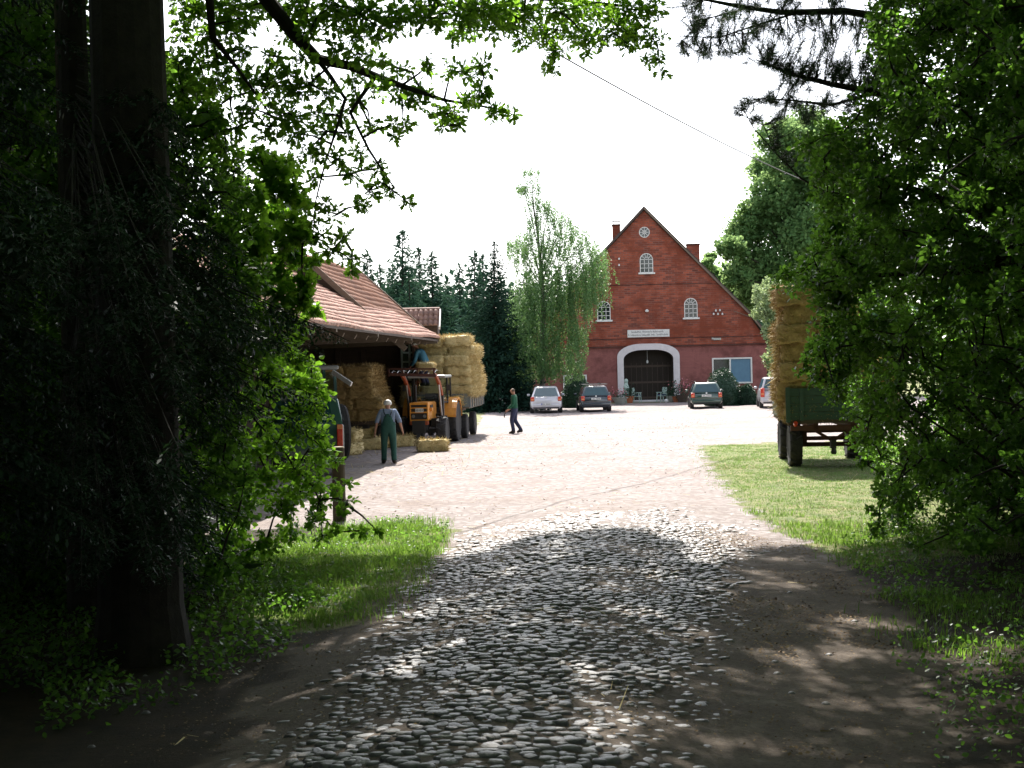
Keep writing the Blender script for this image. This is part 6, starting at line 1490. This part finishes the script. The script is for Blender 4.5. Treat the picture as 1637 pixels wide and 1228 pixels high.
r = np.random.default_rng(81)
PZ = [(1100, 8, 30), (1120, 30, 25), (1150, 55, 25), (1110, 60, 20), (1095, 85, 14), (1130, 92, 18), (1170, 30, 22), (1200, 55, 25), (1230, 40, 20), (1240, 80, 28), (1270, 60, 25), (1300, 40, 25), (1330, 60, 25), (1360, 50, 25), (1250, 105, 25), (1280, 100, 25), (1310, 100, 25), (1340, 95, 25), (1380, 90, 25), (1225, 95, 18), (1260, 125, 22), (1300, 130, 22), (1350, 120, 25), (1390, 130, 25), (1230, 160, 20), (1270, 160, 22), (1320, 165, 22), (1365, 165, 22), (1400, 40, 30), (1190, 165, 12), (1205, 190, 12), (1178, 178, 7), (1245, 190, 18), (1290, 190, 16), (1200, 8, 25), (1260, 5, 25), (1330, 0, 25), (1185, 85, 14), (1160, 90, 12), (1245, 225, 14), (1260, 250, 14)]
for (px, py, rp) in PZ:
    for k in range(max(2, int(rp * .8))):
        Y = 20 + r.normal() * .5; p = np.array(A(px + r.normal() * rp * .5, py + r.normal() * rp * .45, Y)[:]) - np.array(p0); d = np.linalg.norm(SK - p, axis=1); i = int(np.argmin(d)); s_ = Vector(SK[i]); e_ = Vector(p)
        lm.tube([s_, s_.lerp(e_, .5) + Vector((0, 0, -.03)), e_], [.007, .005, .003], 4, cap=False); tf.append((p, (e_ - s_).normalized()))
lm.build('branches', 'bark', pn)
P = np.concatenate([np.repeat([p], 44, 0) - np.array(d)[None] * r.random((44, 1)) * .2 for p, d in tf]); D = np.concatenate([unit(r.normal(size=(44, 3)) * .8 + np.array(d)) for p, d in tf])
npmesh('needles', *leaves(P, r.uniform(.09, .15, len(P)), tpl_strip(.022), D=D * 3, up=.3, r=r), 'pine_leaf', pn)
# --- near spruces on the left (drooping fronds)
def frond_tree(name, label, base, h, fr_pts, seed, tr=.2, mat='spruce_near', nd=26):
    """fr_pts: list of (tip Vector, length)"""
    r = np.random.default_rng(seed); b0 = Vector((base[0], base[1], 0)); t_ = thing(name, label, 'spruce tree', b0)
    MB().tube([(0, 0, -.1), (0, 0, h * .5), (0, 0, h)], [tr, tr * .7, .03], 12).build('trunk', 'bark', t_)
    lm = MB(); P, D, S = [], [], []
    for (tip, ln_) in fr_pts:
        e_ = Vector(tip) - b0; rad = Vector((e_.x, e_.y, 0)); s_ = Vector((0, 0, min(h * .95, e_.z + rad.length * .38)))
        m1 = s_.lerp(e_, .5) + Vector((0, 0, .05 * rad.length)); lm.tube([s_, m1, e_], [.008, .006, .003], 4, cap=False)
        dirv = (e_ - m1).normalized(); sidev = dirv.cross(Vector((0, 0, 1))).normalized(); n = nd
        st_ = e_ - dirv * ln_
        for k in range(n):
            t0 = k / n; c_ = st_.lerp(e_, t0); sg = 1 if k % 2 else -1; tl_ = ln_ * (.42 * (1 - t0 * .75)) * r.uniform(.7, 1.2)
            tw = (dirv * .55 + sidev * sg * .8 + Vector((0, 0, -.7 - .7 * r.random()))).normalized()
            m_ = 5
            for j in range(m_):
                P.append(c_ + tw * tl_ * j / m_); D.append(tw); S.append(tl_ / m_ * 1.6)
    lm.build('branches', 'bark', t_)
    P = np.array([p[:] for p in P]); D = np.array([d[:] for d in D]); S = np.array(S)
    npmesh('crown', *leaves(P, S, tpl_quad(.38), D=D * 2.2, up=.9, rnd=.6, r=r), mat, t_)
Lpoly = [(280, 150), (330, 230), (370, 310), (395, 380), (400, 440), (440, 500), (500, 545), (470, 590), (440, 630), (430, 680), (390, 720), (380, 780), (390, 850), (370, 930), (300, 970), (180, 970), (180, 150)]
r = np.random.default_rng(91); ft = []
for (px, py) in poly_sample(Lpoly, 330, r):
    Y = r.uniform(11.5, 15); ft.append((A(px, py, Y), r.uniform(.45, .9)))
for (px, py) in poly_sample([(90, 330), (300, 300), (330, 600), (340, 940), (60, 960)], 110, r): ft.append((A(px, py, r.uniform(9.8, 11.6)), r.uniform(.4, .75)))
for q in [(548, 540), (560, 546), (530, 528), (520, 560), (505, 575), (525, 655), (520, 640), (515, 690)]: ft.append((A(q[0], q[1], 14.5), .8))
frond_tree('spruce', 'dark spruce with drooping fronds beside the big trunk at the left', (-4.3, 14.2), 13, ft, 92, .2, nd=22)
ft = []
for (px, py) in poly_sample([(0, 300), (140, 320), (150, 420), (120, 520), (0, 560), (-200, 560), (-200, 250)], 90, r): ft.append((A(px, py, r.uniform(8.5, 11)), r.uniform(.5, .9)))
for (px, py) in poly_sample([(-300, -250), (150, -250), (160, 290), (-300, 300)], 120, r): ft.append((A(px, py, r.uniform(10, 14)), r.uniform(.5, .9)))
for (px, py) in poly_sample([(-200, 560), (150, 560), (220, 900), (-200, 1000)], 150, r): ft.append((A(px, py, r.uniform(9.5, 13)), r.uniform(.5, .9)))
frond_tree('spruce', 'near spruce at the far left edge with a few sunlit frond tips', (-5.4, 11.0), 14, ft, 93, .17)
sx1 = A(101, 300, 14.5).x
sp1 = thing('bare_trunk', 'slim straight pale trunk at the upper left', 'tree', (sx1, 14.5, 0)); MB().tube([(0, 0, -.1), (0, 0, 5), (.02, 0, 12)], [.07, .05, .035], 9).build('trunk', 'post_wood', sp1)
q_ = [(sx1 + random.uniform(-.8, .8), 14.5 + random.uniform(-.6, .8), random.uniform(7.5, 12), .5) for _ in range(14)]
P = np.concatenate([np.array(q[:3]) + rng.normal(size=(80, 3)) * .3 for q in q_]) - np.array((sx1, 14.5, 0)); npmesh('crown', *leaves(P, .12, QUAD), 'hedge_leaf', sp1)
for i, (x, y, h_, rd, nm) in enumerate([(-6.6, 17, 15, 2.6, 'second dark spruce back from the left edge'), (-9.5, 20, 17, 3.0, 'dark spruce deep in the shade at the left edge'), (-7.8, 23.5, 15, 2.6, 'dark spruce between the left edge and the shed, third row back'), (-11, 27, 17, 3.2, 'rearmost dark spruce in the shade at the far left'),
                                    (-13.5, 17, 18, 3.4, 'dark spruce outside the left edge of the picture'), (-9.0, 11, 16, 2.8, 'dark spruce nearest the camera at the far left'), (-7.0, 6.5, 16, 2.4, 'dark spruce beside the camera on the left'), (-12.5, 33, 16, 3, 'dark spruce left of the shed')]):
    spruce('spruce', nm, (x, y, 0), h_, rd, 'spruce_near', 300 + i, None, 1.5, .40, .02)
r = np.random.default_rng(97); db_ = []
for (px, py) in poly_sample([(262, 60), (300, 120), (345, 170), (385, 290), (420, 380), (425, 500), (410, 620), (395, 760), (380, 900), (300, 960), (-40, 960), (-40, -60), (262, -60)], 760, r):
    Y = r.uniform(14.2, 17); p = A(px, py, Y)
    if p.z > .2: db_.append((p.x, p.y, p.z, r.uniform(18, 30) * Y / FPX))
twigged('hazel_tree', 'dark shaded hazel filling the gap right of the thick oak trunk', 'tree', (-4.6, 15.6), [(Vector((-4.6, 15.6, -.1)), .12), (Vector((-4.6, 15.7, 3)), .09), (Vector((-4.4, 15.8, 6)), .04)], db_, 130, .08, 'hedge_leaf', OVATE, 98, clump=12)
# --- bright broadleaf shrubs at left
lb_ = []
def add_px(lst, Y0, Y1, out, r):
    for q in lst: Y = r.uniform(Y0, Y1); p = A(q[0] + r.normal() * 4, q[1] + r.normal() * 4, Y); out.append((p.x, p.y, max(p.z, .2), q[2] * Y / FPX))
add_px([(415, 255, 22), (440, 265, 24), (465, 275, 20), (430, 295, 24), (460, 305, 24), (400, 320, 26), (485, 325, 18), (440, 335, 26), (470, 355, 24), (420, 365, 26), (380, 350, 26), (490, 380, 18), (455, 385, 24), (410, 400, 26), (470, 410, 22), (500, 420, 16), (380, 420, 28), (440, 430, 26), (480, 445, 20), (410, 460, 26), (450, 470, 24), (485, 480, 18), (500, 495, 16), (470, 500, 20), (430, 505, 24), (390, 500, 26), (350, 390, 28), (340, 450, 28), (360, 500, 28), (330, 340, 26), (370, 300, 26), (400, 540, 26), (440, 545, 24), (475, 540, 18), (350, 560, 28), (330, 600, 28), (465, 575, 18)], 16, 18, lb_, r)
twigged('field_maple', 'bright sunlit maple in front of the left end of the tiled roof', 'tree', (-5.6, 17.6), [(Vector((-5.6, 17.6, -.1)), .12), (Vector((-5.3, 17.4, 2.5)), .09), (Vector((-5, 17.2, 5)), .04)], lb_, 230, .105, 'bright_leaf', MAPLE, 94, clump=10)
lb_ = []
add_px([(400, 640, 24), (440, 630, 20), (370, 660, 26), (430, 670, 22), (460, 660, 18), (480, 690, 20), (450, 705, 24), (505, 700, 16), (520, 720, 16), (500, 735, 20), (410, 710, 26), (370, 720, 28), (530, 745, 14), (470, 745, 24), (430, 760, 26), (500, 770, 20), (535, 785, 14), (555, 795, 10), (560, 775, 9), (480, 795, 24), (450, 810, 24), (400, 790, 28), (515, 805, 18), (545, 815, 11), (500, 835, 18), (465, 850, 22), (430, 870, 24), (540, 845, 9), (565, 850, 8), (590, 855, 7), (605, 848, 5), (380, 850, 28), (350, 800, 28), (340, 740, 28), (330, 680, 28), (395, 900, 24), (345, 880, 28), (520, 860, 12), (505, 618, 18), (520, 640, 14), (498, 650, 20), (522, 668, 12), (515, 690, 14), (488, 622, 20), (500, 592, 16), (470, 600, 22), (445, 590, 24), (515, 605, 12)], 17.2, 19, lb_, r)
twigged('elder_bush', 'sunlit bright green bush around the wooden post at the left', 'bush', (-5.2, 18.6), [(Vector((-5.2, 18.6, -.1)), .05), (Vector((-5, 18.5, 1.5)), .03)], lb_, 230, .088, 'bright_leaf', OVATE, 95, clump=9)
thicket('dark_thicket', 'dark undergrowth between the trunks at the left', (-14, -6.5, 18, 27, .3, 6.5), 240, .13, 'hedge_leaf', 72, (-9.5, 21))
# unseen spruces added behind and beside the camera to block sky light
for i, (x, y, h_, rd, nm) in enumerate([(-5, -3, 15, 3.2, 'added shade spruce behind the photographer on the left'), (4.5, -5, 16, 3.4, 'added shade spruce behind the photographer on the right'), (9.5, 6, 15, 3, 'added shade spruce beside the track on the right'), (10.5, 1, 15, 3, 'added shade spruce outside the picture on the near right'), (0, -10, 16, 4, 'added shade spruce closing the lane behind the photographer'), (-10, 2, 16, 3.4, 'added shade spruce outside the picture on the near left'), (6, -13, 17, 4, 'added shade spruce well behind the photographer right'), (-6.5, -11, 17, 4, 'added shade spruce well behind the photographer left'), (-12, -5, 17, 4, 'added shade spruce behind the photographer far left'), (13, -6, 17, 4, 'added shade spruce behind the photographer far right')]):
    spruce('spruce', nm, (x, y, 0), h_, rd, 'spruce_near', 400 + i, None, 1.1, .55, .02)

def big_tree(nm, x, y, h_, rd, seed):  # opaque unseen tree, added to keep sky light off the foreground
    r = np.random.default_rng(seed); bl_ = [(x + r.normal() * rd * .5, y + r.normal() * rd * .5, r.uniform(.3, 1) * h_, r.uniform(1.2, 2.2)) for _ in range(26)]
    blobtree('added_shade_tree', nm, 'tree', (x, y), h_, bl_, 9000, .5, 'hedge_leaf', seed, .3, tpl=QUAD)
for i, (x, y, nm) in enumerate([(-3, -8, 'added shade tree behind the photographer, left of the lane'), (4, -9, 'added shade tree behind the photographer, right of the lane'), (-8, -4, 'added shade tree behind the photographer on the left bank'), (9, -4, 'added shade tree behind the photographer on the right bank'), (0, -15, 'added shade tree in line with the lane behind the photographer'), (-13, 5, 'added shade tree left of the photographer'),
                              (13, 5, 'added shade tree right of the photographer'), (-15, 12, 'added shade tree standing farther left'), (14, 12, 'added shade tree standing farther right'), (-10, -12, 'added shade tree far behind left'), (10, -13, 'added shade tree far behind right'), (2, -4, 'added shade tree whose crown closes over the photographer')]):
    big_tree(nm, x, y, 15, 4.5, 700 + i)
